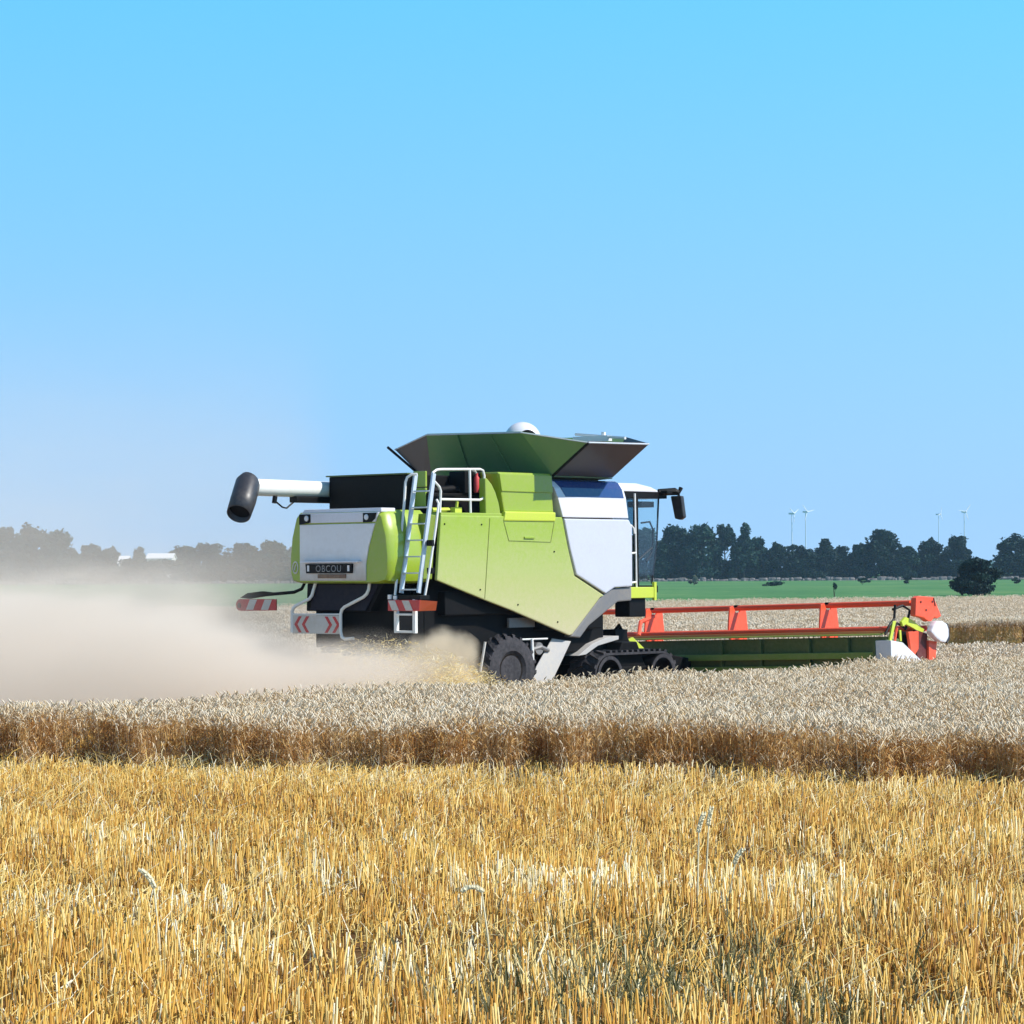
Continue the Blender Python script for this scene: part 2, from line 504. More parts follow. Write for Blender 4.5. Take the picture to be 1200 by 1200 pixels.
def sample_standing(n, x0, x1, y0, y1, cond):
    x = rng.uniform(x0, x1, n); y = rng.uniform(y0, y1, n)
    ok = standing(x, y) & cond(x, y)
    return np.stack([x[ok], y[ok], np.zeros(ok.sum())], 1)
def plant_args(pos, s0, s1, tl):
    n = len(pos)
    s = rng.uniform(s0, s1, (n, 1)) * np.ones((1, 3))
    # gentle height drift across the field
    d = 1 + .06 * np.sin(pos[:, 0:1] * .8 + pos[:, 1:2] * .35) + .04 * np.sin(pos[:, 0:1] * 2.1 - pos[:, 1:2] * .9)
    s[:, 2:3] *= d
    return rng.uniform(0, 6.28, n), s, rng.normal(0, tl, (n, 2)), rng.uniform(0, 1, n)

wide = lambda x, y: np.abs(x) < .1875 * y + 2.2
# strip beside the swath
area = (34) * (50)
edge_in = lambda x, y: (y - near_edge(x) < 1.6)
p1 = sample_standing(int(34 * 20 * 430), -15, 17, 28, 48, lambda x, y: wide(x, y) & edge_in(x, y)
                     & (rng.uniform(0, 1, x.shape) < np.clip(.72 + .7 * np.sin(x * 3.1 + 1.2 * np.sin(x * 1.1)), .12, 1)))
p2 = sample_standing(int(34 * 44 * 270), -15, 17, 28, 72, lambda x, y: wide(x, y) & ~edge_in(x, y) & (local(x, y)[0] > 5.9))
r_, s_, t_, n_ = plant_args(p1, .90, 1.06, .10)
E1 = scatter('standing_wheat', p1, r_, s_, t_, n_, rows(14, wheat_full), M['wheat'], 1, 0.33)
tag(E1, 'ripe brown standing wheat along the cut edge in front of the harvester', 'wheat', kind='stuff')
r_, s_, t_, n_ = plant_args(p2, .92, 1.06, .09)
E2 = scatter('wheat_ears', p2, r_, s_, t_, n_, rows(14, wheat_top), M['wheat'], 2, 0.33)
tag(E2, 'pale ripe wheat ears of the strip between stubble and harvester', 'wheat', kind='stuff')

# the uncut block beyond the header
P = []
for y0, y1, dens in ((60, 80, 70), (80, 110, 55), (110, 150, 26), (150, 215, 13)):
    x0, x1 = -.1875 * y1 - 3, .1875 * y1 + 3
    P.append(sample_standing(int((x1 - x0) * (y1 - y0) * dens), x0, x1, y0, y1,
                             lambda x, y: wide(x, y) & ((local(x, y)[0] < 5.9) | (y > 72))))
p3 = np.concatenate(P)
# a denser band along the face of the block beyond the cut lane
fx = rng.uniform(10, 26, 22000); fy = 102 + rng.uniform(0, 1.3, 22000)
ok = standing(fx, fy); pf = np.stack([fx[ok], fy[ok], np.zeros(ok.sum())], 1)
r_, s_, t_, n_ = plant_args(pf, .95, 1.08, .10)
o = scatter('cut_wheat_edge', pf, r_, s_, t_, n_, rows(8, wheat_full), M['wheat'], 4, 0.4)
tag(o, 'golden brown cut face of the wheat block beyond the red end of the header', 'wheat', kind='stuff')
r_, s_, t_, n_ = plant_args(p3, .95, 1.1, .09)
# crop canopy under the ears, a closed block with cut faces
E3 = scatter('distant_wheat', p3, r_, s_, t_, n_, rows(10, wheat_far), M['wheat_far'], 3, 0.4)
tag(E3, 'pale ripe wheat field stretching beyond the harvester to the meadow', 'wheat', kind='stuff')

M['canopy'] = ground_mat('wheat_canopy', [(0.3, (0.36, 0.22, 0.09)), (0.5, (0.50, 0.37, 0.2)), (0.7, (0.62, 0.5, 0.33))], 0.5, bump=0.8, fine=9.0)
M['canopy_side'] = ground_mat('wheat_stems', [(0.3, (0.34, 0.17, 0.045)), (0.5, (0.55, 0.33, 0.10)), (0.7, (0.70, 0.47, 0.19))], 2.0, bump=0.8, fine=14.0)
def canopy(name, x0, x1, y0, y1, st, z, inset, label):
    nx, ny = int((x1 - x0) / st), int((y1 - y0) / st)
    gx = x0 + (np.arange(nx) + .5) * st; gy = y0 + (np.arange(ny) + .5) * st
    X, Y = np.meshgrid(gx, gy, indexing='ij')
    ok = np.abs(X) < .1875 * Y + 6
    for dx, dy in ((inset, 0), (-inset, 0), (0, inset), (0, -inset)): ok &= standing(X + dx, Y + dy)
    mb = MB(); ids = {}
    def vid(i, j, top):
        k = (i, j, top)
        if k not in ids:
            x, y = x0 + i * st, y0 + j * st
            zz = (z + .05 * math.sin(x * 1.3 + y * .4) + .03 * math.sin(x * .5 - y * 1.1)) if top else 0.01
            ids[k] = len(mb.v); mb.v.append((x, y, zz))
        return ids[k]
    for i, j in zip(*np.where(ok)):
        mb.f.append((vid(i, j, 1), vid(i + 1, j, 1), vid(i + 1, j + 1, 1), vid(i, j + 1, 1)))
        for (di, dj, a, b) in ((-1, 0, (i, j), (i, j + 1)), (1, 0, (i + 1, j + 1), (i + 1, j)), (0, -1, (i + 1, j), (i, j)), (0, 1, (i, j + 1), (i + 1, j + 1))):
            ii, jj = i + di, j + dj
            if not (0 <= ii < nx and 0 <= jj < ny and ok[ii, jj]):
                mb.f.append((vid(*a, 0), vid(*b, 0), vid(*b, 1), vid(*a, 1)))
    o = mb.build(name, M['canopy'])
    o.data.materials.append(M['canopy_side'])
    for p in o.data.polygons:
        if abs(p.normal.z) < .5: p.material_index = 1
    tag(o, label, 'wheat', kind='stuff')
    return o
canopy('wheat_field', -44, 46, 58, 212, 1.0, .60, .5, 'dense straw and stems under the ears of the far wheat field')

# ------------------------------------------------------------------ stubble
def stub(rd, k=1.0):
    t = TP(); n = rd.randint(1, 3)
    for _ in range(n):
        h = rd.uniform(.14, .40); x, y = rd.uniform(-.03, .03), rd.uniform(-.03, .03)
        lx, ly = rd.gauss(0, .03), rd.gauss(0, .03)
        r0 = rd.uniform(.0045, .0095) * k
        tn = rd.uniform(0, .5)
        t.prism((x, y, 0), (x + lx, y + ly, h), r0, r0 * .9, tn)
    if rd.random() < .28:
        z = rd.uniform(.05, .25); a = rd.uniform(0, 6.28); l = rd.uniform(.06, .2)
        c, s_ = math.cos(a), math.sin(a)
        t.strip([(0, 0, z), (c * l * .5, s_ * l * .5, z + l * .2), (c * l, s_ * l, z - l * .4)], [.010 * k, .015 * k, .004], (-s_, c, .3), rd.uniform(.2, .6))
    return t.out()
def litter(rd):
    t = TP(); l = rd.uniform(.10, .34); up = rd.uniform(-.05, .22)
    z = rd.uniform(.03, .22)
    w = rd.uniform(.004, .010)
    t.strip([(0, 0, z), (l * .5, 0, z + up * .6 + .01), (l, rd.uniform(-.05, .05), z + up)], [w, w, w * .7], (0, .9, .44), rd.uniform(.2, .55))
    return t.out()
M['stubble'] = tone_mat('stubble_straw', [(0.0, (0.20, 0.075, 0.010)), (0.22, (0.56, 0.28, 0.038)), (0.45, (0.76, 0.49, 0.105)), (0.68, (0.86, 0.69, 0.29)), (0.85, (0.93, 0.88, 0.68))], 0.5, 0.25)
PS = []
def stub_pos(dens, y0, y1):
    n = int((.375 * y1 + 5) * (y1 - y0) * dens)
    h = .1875 * y1 + 2.5
    x = rng.uniform(-h, h, n); y = rng.uniform(y0, y1, n)
    # drilled rows, slightly open
    row = .16
    q = (y + .307 * x)
    q2 = np.round(q / row) * row + rng.normal(0, .028, n)
    y = y + (q2 - q)
    ok = (np.abs(x) < .1875 * y + 2.5) & (y < near_edge(x) + .25) & (y > y0 - .2)
    # bare and trampled patches
    pat = np.sin(x * 1.1 + y * .3) + np.sin(y * .9 - x * .35) + .8 * np.sin(x * 2.7 - y * 1.3)
    ok &= rng.uniform(0, 1, n) < np.clip(.80 + .16 * pat, .35, 1)
    return np.stack([x[ok], y[ok], np.zeros(ok.sum())], 1)
for part_i, (dens, y0, y1, k, sx) in enumerate(((185, 14.5, 22, .90, .95), (195, 22, 30, .90, .92), (210, 30, 43, .9, .68))):
    ps = stub_pos(dens, y0, y1)
    n = len(ps)
    sc = rng.uniform(.75, 1.15, (n, 1)) * np.ones((1, 3))
    hgt = .18 * np.sin(ps[:, 0] * .7 + ps[:, 1] * .9) + .14 * np.sin(ps[:, 1] * 2.2 + ps[:, 0] * .3)
    sc[:, 2] *= sx * (1 + hgt)
    keep = rng.uniform(0, 1, n) < np.clip(.62 + .5 * np.sin(ps[:, 0] * 2.2 + 1.7 * np.sin(ps[:, 1] * 1.4)) + .5 * np.sin(ps[:, 1] * 3.3 + ps[:, 0] * .7), .42, 1)
    ps, sc = ps[keep], sc[keep]; n = len(ps)
    band = np.zeros(n)
    for d0, wd, ph, am in ((22.9, .35, .5, .50), (21.3, .28, 2.2, .42), (19.6, .22, 4.0, .30), (18.0, .25, 1.0, .38), (16.6, .2, 3.1, .40), (26.0, .5, 5.0, .28), (30.8, .9, 1.4, -.22), (19.0, .3, 5.5, -.30), (24.6, .5, 2.9, -.20)):
        dd = ps[:, 1] + .12 * ps[:, 0] + .25 * np.sin(ps[:, 0] * 1.3 + ph) - d0
        band += am * np.exp(-(dd / wd) ** 2) * np.clip(.55 + .75 * np.sin(ps[:, 0] * .8 + ph * 2.1) + .4 * np.sin(ps[:, 0] * 2.9 + ph), 0, 1.3)
    tn = np.clip(2.0 * band + .80 * rng.beta(.95, 1.75, n) + .16 * np.sin(ps[:, 1] * 2.6 + 1.2 * np.sin(ps[:, 0] * .55)) * np.sin(ps[:, 0] * .6 + ps[:, 1] * .45 + .6)
                 + .35 * np.exp(-np.maximum(near_edge(ps[:, 0]) - ps[:, 1] - .3, 0) / 2.2), 0, 1.25)
    o = scatter('stubble', ps, rng.uniform(0, 6.28, n), sc, rng.normal(0, .06, (n, 2)), tn, [stub(random.Random(300 + i), k) for i in range(24)], M['stubble'], 5 + part_i)
    tag(o, ('tall golden cut wheat stubble nearest the camera', 'golden cut wheat stubble in the middle of the foreground', 'pale golden cut stubble just before the standing wheat')[part_i], 'stubble', kind='stuff')
    PS.append(ps)
ps = np.concatenate(PS); n = len(ps)
pl = ps[rng.integers(0, n, 26000)] + np.concatenate([rng.normal(0, .2, (26000, 2)), np.zeros((26000, 1))], 1)
n = len(pl)
keep = np.ones(n, bool)
sc = rng.uniform(.7, 1.2, (n, 1)) * np.ones((1, 3))
o = scatter('loose_straw', pl, rng.uniform(0, 6.28, n), sc, rng.normal(0, .05, (n, 2)), rng.uniform(.2, 1.0, n), [litter(random.Random(500 + i)) for i in range(16)], M['stubble'], 6)
tag(o, 'loose pale straw lying among the foreground stubble', 'straw', kind='stuff')
# grey-green weeds coming up through the stubble near the camera
def weed(rd):
    t = TP()
    for _ in range(5):
        h = rd.uniform(.18, .48); a = rd.uniform(0, 6.28); l = h * rd.uniform(.1, .5); c, s_ = math.cos(a), math.sin(a)
        x, y = rd.gauss(0, .04), rd.gauss(0, .04)
        t.strip([(x, y, 0), (x + c * l * .4, y + s_ * l * .4, h * .6), (x + c * l, y + s_ * l, h * rd.uniform(.7, 1))], [.010, .011, .003], (-s_, c, .2), rd.uniform(0, .5))
    return t.out()
M['weed'] = tone_mat('weed', [(0, (.045, .045, .016)), (.5, (.13, .13, .05)), (1, (.52, .46, .26))], .7, .25)
n = 620
wp_ = np.stack([rng.normal(1.0, .75, n), 15.2 + rng.gamma(2.0, 1.0, n), np.zeros(n)], 1)
o = scatter('weeds', wp_, rng.uniform(0, 6.28, n), rng.uniform(.6, 1.1, (n, 1)) * np.ones((1, 3)), rng.normal(0, .1, (n, 2)), rng.uniform(0, 1, n), rows(12, weed), M['weed'], 12)
tag(o, 'grey green weeds growing through the stubble at the bottom of the picture', 'weeds', kind='stuff')
# stubble of the swath the machine has cut
n = 60000
u = rng.uniform(-16, 8.4, n); v = rng.uniform(-14, 6.2, n)
x = MO.x + RT.x * v + FW.x * u; y = MO.y + RT.y * v + FW.y * u
ok = ~standing(x, y) & (y > near_edge(x)) & (np.abs(x) < .1875 * y + 3)
pp = np.stack([x[ok], y[ok], np.zeros(ok.sum())], 1); n = len(pp)
o = scatter('swath_stubble', pp, rng.uniform(0, 6.28, n), rng.uniform(.7, 1.1, (n, 1)) * np.ones((1, 3)), rng.normal(0, .1, (n, 2)), rng.uniform(0, 1, n), rows(12, stub), M['stubble'], 8)
tag(o, 'freshly cut stubble under and behind the harvester', 'stubble', kind='stuff')

# ------------------------------------------------------------------ combine harvester
CH = empty('combine_harvester', MO, -TH)
tag(CH, 'big green and white combine harvester with opened grain tank driving away through the wheat', 'combine harvester')
def part(mb, name, mat, parent=CH, bevel=0.0, smooth=False):
    return mb.build(name, M[mat] if isinstance(mat, str) else mat, parent, bevel, smooth)

# chassis and dark innards
b = MB()
b.box(-1.15, 1.22, -2.3, 3.3, 1.05, 3.9)
b.box(-.45, .45, -2.6, 3.2, .75, 1.1)
b.box(-1.5, 1.42, -1.9, 1.3, 1.9, 2.4)
b.box(-1.5, 1.50, 1.0, 2.95, 1.55, 3.2)
part(b, 'chassis', 'dark', bevel=.03)
b = MB(); b.tube([(-1.05, 0, .75), (1.1, 0, .75)], .13, 12); b.box(-.9, .9, -.16, .16, .7, 1.1)
b.tube([(.95, -.5, .95), (1.1, .1, .8)], .05, 8)
part(b, 'rear_axle', 'dark')

# rear hood: shell lofted from a curved outline
def hood_ring(y, k, z0, z1):
    o = []
    half = [(1.16, 0), (1.38, .03), (1.44, .12), (1.45, .35), (1.40, .65), (1.27, .93), (1.16, .995), (1.0, 1.0)]
    for x, t in half: o.append((x * k, z0 + (z1 - z0) * t))
    r = [(x, y, z) for x, z in o] + [(-x, y, z) for x, z in reversed(o)]
    return r
rings = [hood_ring(-3.52, .955, 2.60, 3.98), hood_ring(-3.47, .985, 2.575, 4.015), hood_ring(-3.30, 1.0, 2.56, 4.04), hood_ring(-2.35, 1.0, 2.56, 4.04)]
b = MB(); n = len(rings[0])
for r in rings: b.v += r
for i in range(len(rings) - 1):
    for k in range(n):
        b.f.append((i * n + k, i * n + (k + 1) % n, (i + 1) * n + (k + 1) % n, (i + 1) * n + k))
b.f.append(tuple(range(n))); b.f.append(tuple(range(len(rings) * n - 1, (len(rings) - 1) * n - 1, -1)))
HOOD = part(b, 'rear_hood', 'green', smooth=True)
# white rear panel with its curved right edge, in two steps
wp = [(-1.10, 2.62), (.80, 2.62), (.80, 2.95), (.88, 3.30), (1.0, 3.62), (1.06, 3.76), (-1.10, 3.76)]
b = MB(); b.rear(wp, -3.545, -3.50); part(b, 'hood_panel', 'white_rear', HOOD, bevel=.012)
b = MB(); b.rear([(-1.10, 3.79), (1.075, 3.79), (1.17, 3.985), (-1.06, 3.985)], -3.56, -3.45)
part(b, 'light_bar', 'white', HOOD, bevel=.015)
b = MB(); b.rear([(-1.10, 3.985), (1.2, 3.985), (1.2, 4.07), (-1.0, 4.07)], -3.50, -3.1)
part(b, 'hood_lip', 'white', HOOD, bevel=.02)
for x0, x1, xl in ((-1.08, -.76, -.86), (.76, 1.08, .86)):
    b = MB()
    if x0 < 0: b.rear([(x0, 3.76), (x1, 3.80), (x1, 3.97), (x0, 3.97)], -3.580, -3.555)
    else: b.rear([(x0, 3.78), (1.0, 3.79), (1.10, 3.86), (1.13, 3.97), (x0, 3.97)], -3.580, -3.555)
    k = part(b, 'lamp_housing', 'black', HOOD, bevel=.006)
    k['label'] = 'black rear lamp housing with a round lens'
    b = MB(); b.lathe([(-.014, .05), (0, .06), (.012, .055)], (xl, -3.582, 3.885), 'Y', 18)
    part(b, 'lamp_lens', 'lamp', HOOD)
b = MB(); b.box(-.98, .68, -3.66, -3.53, 2.985, 3.015); part(b, 'shelf', 'white', HOOD, bevel=.006)
b = MB(); b.rear([(-.86, 2.77), (.44, 2.77), (.46, 2.96), (-.88, 2.96)], -3.60, -3.54); PB = part(b, 'plate_bar', 'black', HOOD, bevel=.008)
for x in (-.79, .37):
    b = MB(); b.box(x - .028, x + .028, -3.607, -3.597, 2.81, 2.93); part(b, 'marker_lamp', 'lamp', HOOD)
b = MB(); b.rear([(-.55, 2.67), (.25, 2.67), (.25, 2.75), (-.55, 2.75)], -3.575, -3.54); part(b, 'plate_holder', paint('rust_brown', (.16, .08, .05), .6, .3), HOOD, bevel=.008)
ft = bpy.data.curves.new('plate_text', 'FONT'); ft.body = 'OBCOU'; ft.size = .19; ft.align_x = 'CENTER'; ft.extrude = .003
ft.space_character = 1.15
fo = bpy.data.objects.new('plate_text', ft); COL.objects.link(fo); fo.parent = HOOD
fo.location = (-.2, -3.604, 2.80); fo.rotation_euler = (R(90), 0, 0)
bpy.context.view_layer.update()
tm_ = bpy.data.meshes.new_from_object(fo.evaluated_get(bpy.context.evaluated_depsgraph_get()))
tm_.name = 'plate_text'; tm_.materials.clear(); tm_.materials.append(paint('plate_grey', (.22, .22, .23), .5, .2))
bpy.data.objects.remove(fo)
fo = bpy.data.objects.new('plate_text', tm_); COL.objects.link(fo); fo.parent = HOOD
fo.location = (-.2, -3.604, 2.80); fo.rotation_euler = (R(90), 0, 0)
# round emblem on the left of the hood
b = MB()
for k in range(28):
    q0, q1 = 2 * math.pi * k / 28, 2 * math.pi * (k + 1) / 28
    b.slab([(-1.245 + .085 * math.cos(q0) * s, -3.535, 2.89 + .13 * math.sin(q0) * s) for s in (.78, 1)] +
           [(-1.245 + .085 * math.cos(q1) * s, -3.535, 2.89 + .13 * math.sin(q1) * s) for s in (1, .78)], (0, .03, 0))
b.slab([(-1.28, -3.537, 2.84), (-1.26, -3.537, 2.83), (-1.22, -3.537, 2.95), (-1.24, -3.537, 2.955)], (0, .03, 0))
part(b, 'emblem', 'sign_white', HOOD)

# straw chopper under the hood
b = MB()
b.rear([(-1.25, 2.0), (.6, 2.0), (.98, 2.56), (-1.22, 2.56)], -3.22, -2.3)
b.rear([(-1.2, 1.25), (1.2, 1.25), (1.2, 2.3), (-1.2, 2.3)], -3.0, -2.0)
part(b, 'straw_chopper', 'dark', bevel=.02)
b = MB()
b.slab([(-1.1, -3.26, 2.02), (.5, -3.26, 2.02), (.85, -3.24, 2.54), (-.98, -3.24, 2.54)], (0, .03, 0))
part(b, 'chopper_cover', paint('chopper_blue_black', (.008, .008, .020), .5, .02, spec=.15))
# chevron board with its bent white frame
b = MB(); b.box(-1.54, -.165, -3.345, -3.31, 1.54, 1.915); WB = part(b, 'warning_panel', 'sign_white', bevel=.008)
for s, x in ((-1, -1.34), (-1, -1.12), (1, -.58), (1, -.36)):
    zc = 1.728; d = .13 * s
    b = MB(); b.rear([(x, zc + .165), (x + .085, zc + .165), (x + .085 + d, zc), (x + .085, zc - .165), (x, zc - .165), (x + d, zc)], -3.351, -3.338)
    part(b, 'chevron', 'sign_red', WB)
for pth in ([(-.93, -3.25, 2.60), (-.96, -3.28, 2.46), (-1.0, -3.3, 2.32), (-1.06, -3.31, 2.25), (-1.44, -3.33, 2.11), (-1.51, -3.34, 2.06), (-1.545, -3.34, 1.98), (-1.55, -3.34, 1.56)],
            [(.62, -3.25, 2.60), (.62, -3.28, 2.44), (.58, -3.3, 2.35), (.50, -3.31, 2.29), (-.02, -3.33, 2.09), (-.09, -3.34, 2.03), (-.125, -3.34, 1.94), (-.125, -3.34, 1.60), (-.09, -3.34, 1.48), (-.0, -3.34, 1.44), (.24, -3.34, 1.46)]):
    b = MB(); b.tube(pth, .034, 8); part(b, 'bent_rail', 'tube_white', smooth=True)
b = MB(); b.tube([(-1.55, -3.335, 1.93), (-.125, -3.335, 1.94)], .02, 6); part(b, 'panel_rail', 'tube_white', smooth=True)

# striped board on an arm at the left rear
b = MB()
b.tube([(-1.2, -2.75, 2.72), (-1.66, -2.85, 2.60), (-1.74, -2.88, 2.45), (-1.95, -2.9, 2.38), (-2.76, -2.9, 2.33), (-3.3, -2.9, 2.30)], .035, 8)
b.rear([(-2.75, 2.30), (-2.4, 2.36), (-2.9, 2.40), (-3.35, 2.36), (-3.58, 2.26), (-3.3, 2.24)], -2.93, -2.86)
part(b, 'marker_arm', 'dark')
b = MB()
pts = [(-2.43, 2.0), (-2.43, 2.235), (-3.52, 2.235)] + [(-3.54 + .13 * math.cos(q), 2.11 + .125 * math.sin(q)) for q in np.linspace(1.9, 4.3, 7)] + [(-3.5, 1.985)]
b.rear(pts, -2.965, -2.935); SB = part(b, 'warning_board', 'sign_red', bevel=.006)
for x in (-3.18, -2.72):
    b = MB(); b.rear([(x - .17, 2.01), (x + .05, 2.01), (x + .17, 2.225), (x - .05, 2.225)], -2.972, -2.96); part(b, 'stripe', 'sign_white', SB)
b = MB(); b.lathe([(-.012, .05), (0, .055)], (-3.56, -2.967, 2.1), 'Y', 14); part(b, 'reflector', 'dark_red', SB)

# ---- side panels (right and left)
def side_panel(s):
    xo, xi = 1.60 * s, 1.52 * s
    low = [(-2.32, 2.62), (-.91, 2.21), (-.07, 1.98), (1.73, 1.43), (1.83, 1.45), (2.75, 2.22), (2.89, 2.26), (1.91, 2.69), (1.70, 3.3), (1.52, 3.93),
           (-2.20, 3.93)]
    b = MB(); b.side(low, xi, xo); P_ = part(b, 'side_panel', 'green_side', bevel=.025)
    # soft top roll and rear trim strip
    b = MB(); b.side([(-2.20, 3.90), (-.36, 3.90), (-.36, 3.99), (-2.18, 3.985)], 1.30 * s, 1.585 * s)
    part(b, 'panel_ledge', 'green', P_, bevel=.02)
    b = MB(); b.side([(-2.62, 2.64), (-2.36, 2.64), (-2.24, 3.93), (-2.5, 3.96)], 1.25 * s, 1.50 * s)
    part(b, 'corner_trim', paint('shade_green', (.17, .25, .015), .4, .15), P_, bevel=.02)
    # panel joint: narrow dark seams
    b = MB()
    b.side([(-.755, 3.88), (-.74, 3.88), (-.905, 2.24), (-.92, 2.24)], 1.598 * s, 1.606 * s)
    b.side([(-.33, 3.82), (-.315, 3.82), (-.165, 3.43), (-.18, 3.43)], 1.598 * s, 1.606 * s)
    b.side([(-.18, 3.415), (1.14, 3.39), (1.15, 3.405), (-.17, 3.43)], 1.598 * s, 1.606 * s)
    b.side([(1.135, 3.39), (1.15, 3.40), (1.265, 3.82), (1.25, 3.82)], 1.598 * s, 1.606 * s)
    part(b, 'panel_seam', paint('seam_green', (.12, .17, .01), .6, .2), P_)
    for y_, z_ in ((-2.1, 3.75), (-1.0, 3.75), (-1.05, 2.42), (.1, 2.1), (1.35, 1.72), (1.25, 3.2)):
        b = MB(); b.tube([(1.595 * s, y_, z_), (1.612 * s, y_, z_)], .018, 10); part(b, 'panel_bolt', 'dark', P_)
    b = MB(); b.box(1.598 * s, 1.625 * s, .30, .62, 3.47, 3.51); part(b, 'door_handle', 'green', P_, bevel=.006)
    # curved fairing rising to the tank wall
    fa = [(-.84, 3.93), (-.86, 4.70), (-.80, 4.70), (-.66, 4.58), (-.55, 4.42), (-.45, 4.2), (-.38, 3.93)]
    b = MB(); b.side(fa, 1.40 * s, 1.58 * s); part(b, 'fairing', 'green', P_, bevel=.02)
    # upper tank-side box, slightly stepped
    b = MB(); b.side([(-.28, 4.02), (1.28, 4.02), (1.19, 4.84), (-.46, 4.84)], 1.05 * s, 1.57 * s)
    part(b, 'upper_box', 'green', P_, bevel=.03)
    b = MB(); b.side([(-.36, 4.44), (1.24, 4.43), (1.20, 4.80), (-.44, 4.81)], 1.55 * s, 1.592 * s)
    part(b, 'upper_cover', 'green', P_, bevel=.015)
    b = MB(); b.side([(-.34, 3.83), (1.28, 3.83), (1.29, 4.03), (-.29, 4.03)], 1.50 * s, 1.625 * s)
    part(b, 'step_ledge', 'yellow_green', P_, bevel=.03)
    # white front panel in two tiers, the upper one rolled inwards
    b = MB(); b.side([(1.56, 3.90), (1.74, 3.28), (1.95, 2.71), (2.91, 2.30), (3.2, 2.43), (3.81, 2.45), (3.81, 3.75), (3.70, 3.90)], 1.50 * s, 1.625 * s)
    F_ = part(b, 'front_panel', 'greyed_white', bevel=.03)
    prof = [(1.615, 3.925), (1.61, 4.36), (1.57, 4.55), (1.48, 4.68), (1.36, 4.735), (1.22, 4.74), (1.22, 3.925)]
    b = MB()
    A_ = [(x * s, 1.53 - .30 * (z - 3.92) / .8, z) for x, z in prof]
    B_ = [(x * s, 3.70 - .14 * (z - 3.92) / .8, z) for x, z in prof]
    n = len(prof); b.add(A_ + B_, [tuple(range(n)), tuple(range(2 * n - 1, n - 1, -1))] + [(i, n + i, n + (i + 1) % n, (i + 1) % n) for i in range(n)])
    part(b, 'upper_panel', 'white', F_, bevel=.02, smooth=False)
    q_ = [(x * s + .012 * s, y) for x, y in ((1.605, 4.36), (1.572, 4.55), (1.482, 4.685), (1.40, 4.725))]
    b = MB()
    A_ = [(x, 1.62 - .26 * (z - 4.36) / .4, z + .004) for x, z in q_]; B_ = [(x, 3.54 - .06 * (z - 4.36) / .4, z + .004) for x, z in q_]
    b.add(A_ + B_ + [(x - .02 * s, y, z - .01) for x, y, z in A_ + B_], [(i, i + 1, i + 5, i + 4) for i in range(3)] + [(i + 8, i + 12, i + 13, i + 9) for i in range(3)] + [(0, 4, 12, 8), (3, 11, 15, 7)] + [(i, i + 8, i + 9, i + 1) for i in range(3)] + [(i + 4, i + 5, i + 13, i + 12) for i in range(3)])
    part(b, 'blue_strip', M['blue'], F_)  # dark glossy blue strip laid across the top of the upper panel
    # grey arch
    b = MB(); b.side([(1.80, 1.40), (2.12, 1.37), (2.40, 1.62), (3.37, 2.12), (3.84, 2.14), (3.84, 2.44), (3.20, 2.41), (2.98, 2.34), (2.75, 2.19)], 1.36 * s, 1.57 * s)
    part(b, 'fender_arch', 'grey', bevel=.03)
side_panel(1); side_panel(-1)

# engine cover and dark engine bay behind the tank
b = MB(); b.box(-1.72, .60, -2.1, 1.2, 4.06, 4.78)
EC = part(b, 'engine_cover', 'dark', bevel=.02)
b = MB(); b.box(-1.76, .62, -2.16, -1.6, 4.78, 4.81); part(b, 'cover_lip', 'shaded_green', EC, bevel=.008)
b = MB(); b.box(.60, 1.0, -1.95, 1.2, 3.95, 4.4); b.box(.60, 1.05, -.9, 1.2, 4.4, 4.86); b.tube([(.8, -1.6, 4.45), (.8, -1.0, 4.5), (.9, -.6, 4.4)], .08, 8)
part(b, 'engine_block', 'dark', EC, bevel=.02)
b = MB(); b.box(.60, .95, -1.97, -1.92, 4.12, 4.50); b.box(.60, .95, -1.97, -1.92, 4.52, 4.84); part(b, 'cover_door', 'green', EC, bevel=.012)
b = MB(); b.tube([(1.15, -2.0, 4.04), (1.15, -1.5, 4.05)], .05, 8); b.box(1.25, 1.38, -1.55, -1.35, 3.98, 4.1); b.tube([(1.3, -1.42, 4.08), (1.3, -1.40, 4.22)], .03, 8)
part(b, 'deck_fitting', 'yellow_green', EC)
# fire extinguisher on its bracket
b = MB(); b.lathe([(0, .02), (0, .06), (.30, .062), (.35, .03), (.40, .03), (.40, .0)], (1.12, -.62, 4.42), 'Z', 14); FE = part(b, 'fire_extinguisher', 'sign_red', smooth=True)
b = MB(); b.tube([(1.12, -.62, 4.80), (1.12, -.66, 4.86), (1.12, -.75, 4.88)], .022, 6); part(b, 'extinguisher_valve', 'sign_white', FE)

# guard rail on the deck
b = MB()
X = 1.5
b.tube([(X, -2.13, 3.95), (X, -2.10, 4.42), (X, -2.14, 4.50), (X, -2.30, 4.62), (X, -2.35, 4.70), (X, -2.33, 4.78), (X, -2.22, 4.84), (X, -2.1, 4.855),
        (X, -.92, 4.885), (X, -.84, 4.86), (X, -.80, 4.76), (X, -.80, 4.38), (X, -.84, 4.29), (X, -.94, 4.255), (X, -2.09, 4.25)], .026, 8)
b.tube([(X, -1.24, 4.87), (X, -1.22, 3.95)], .026, 8)
part(b, 'guard_rail', 'tube_white', smooth=True)

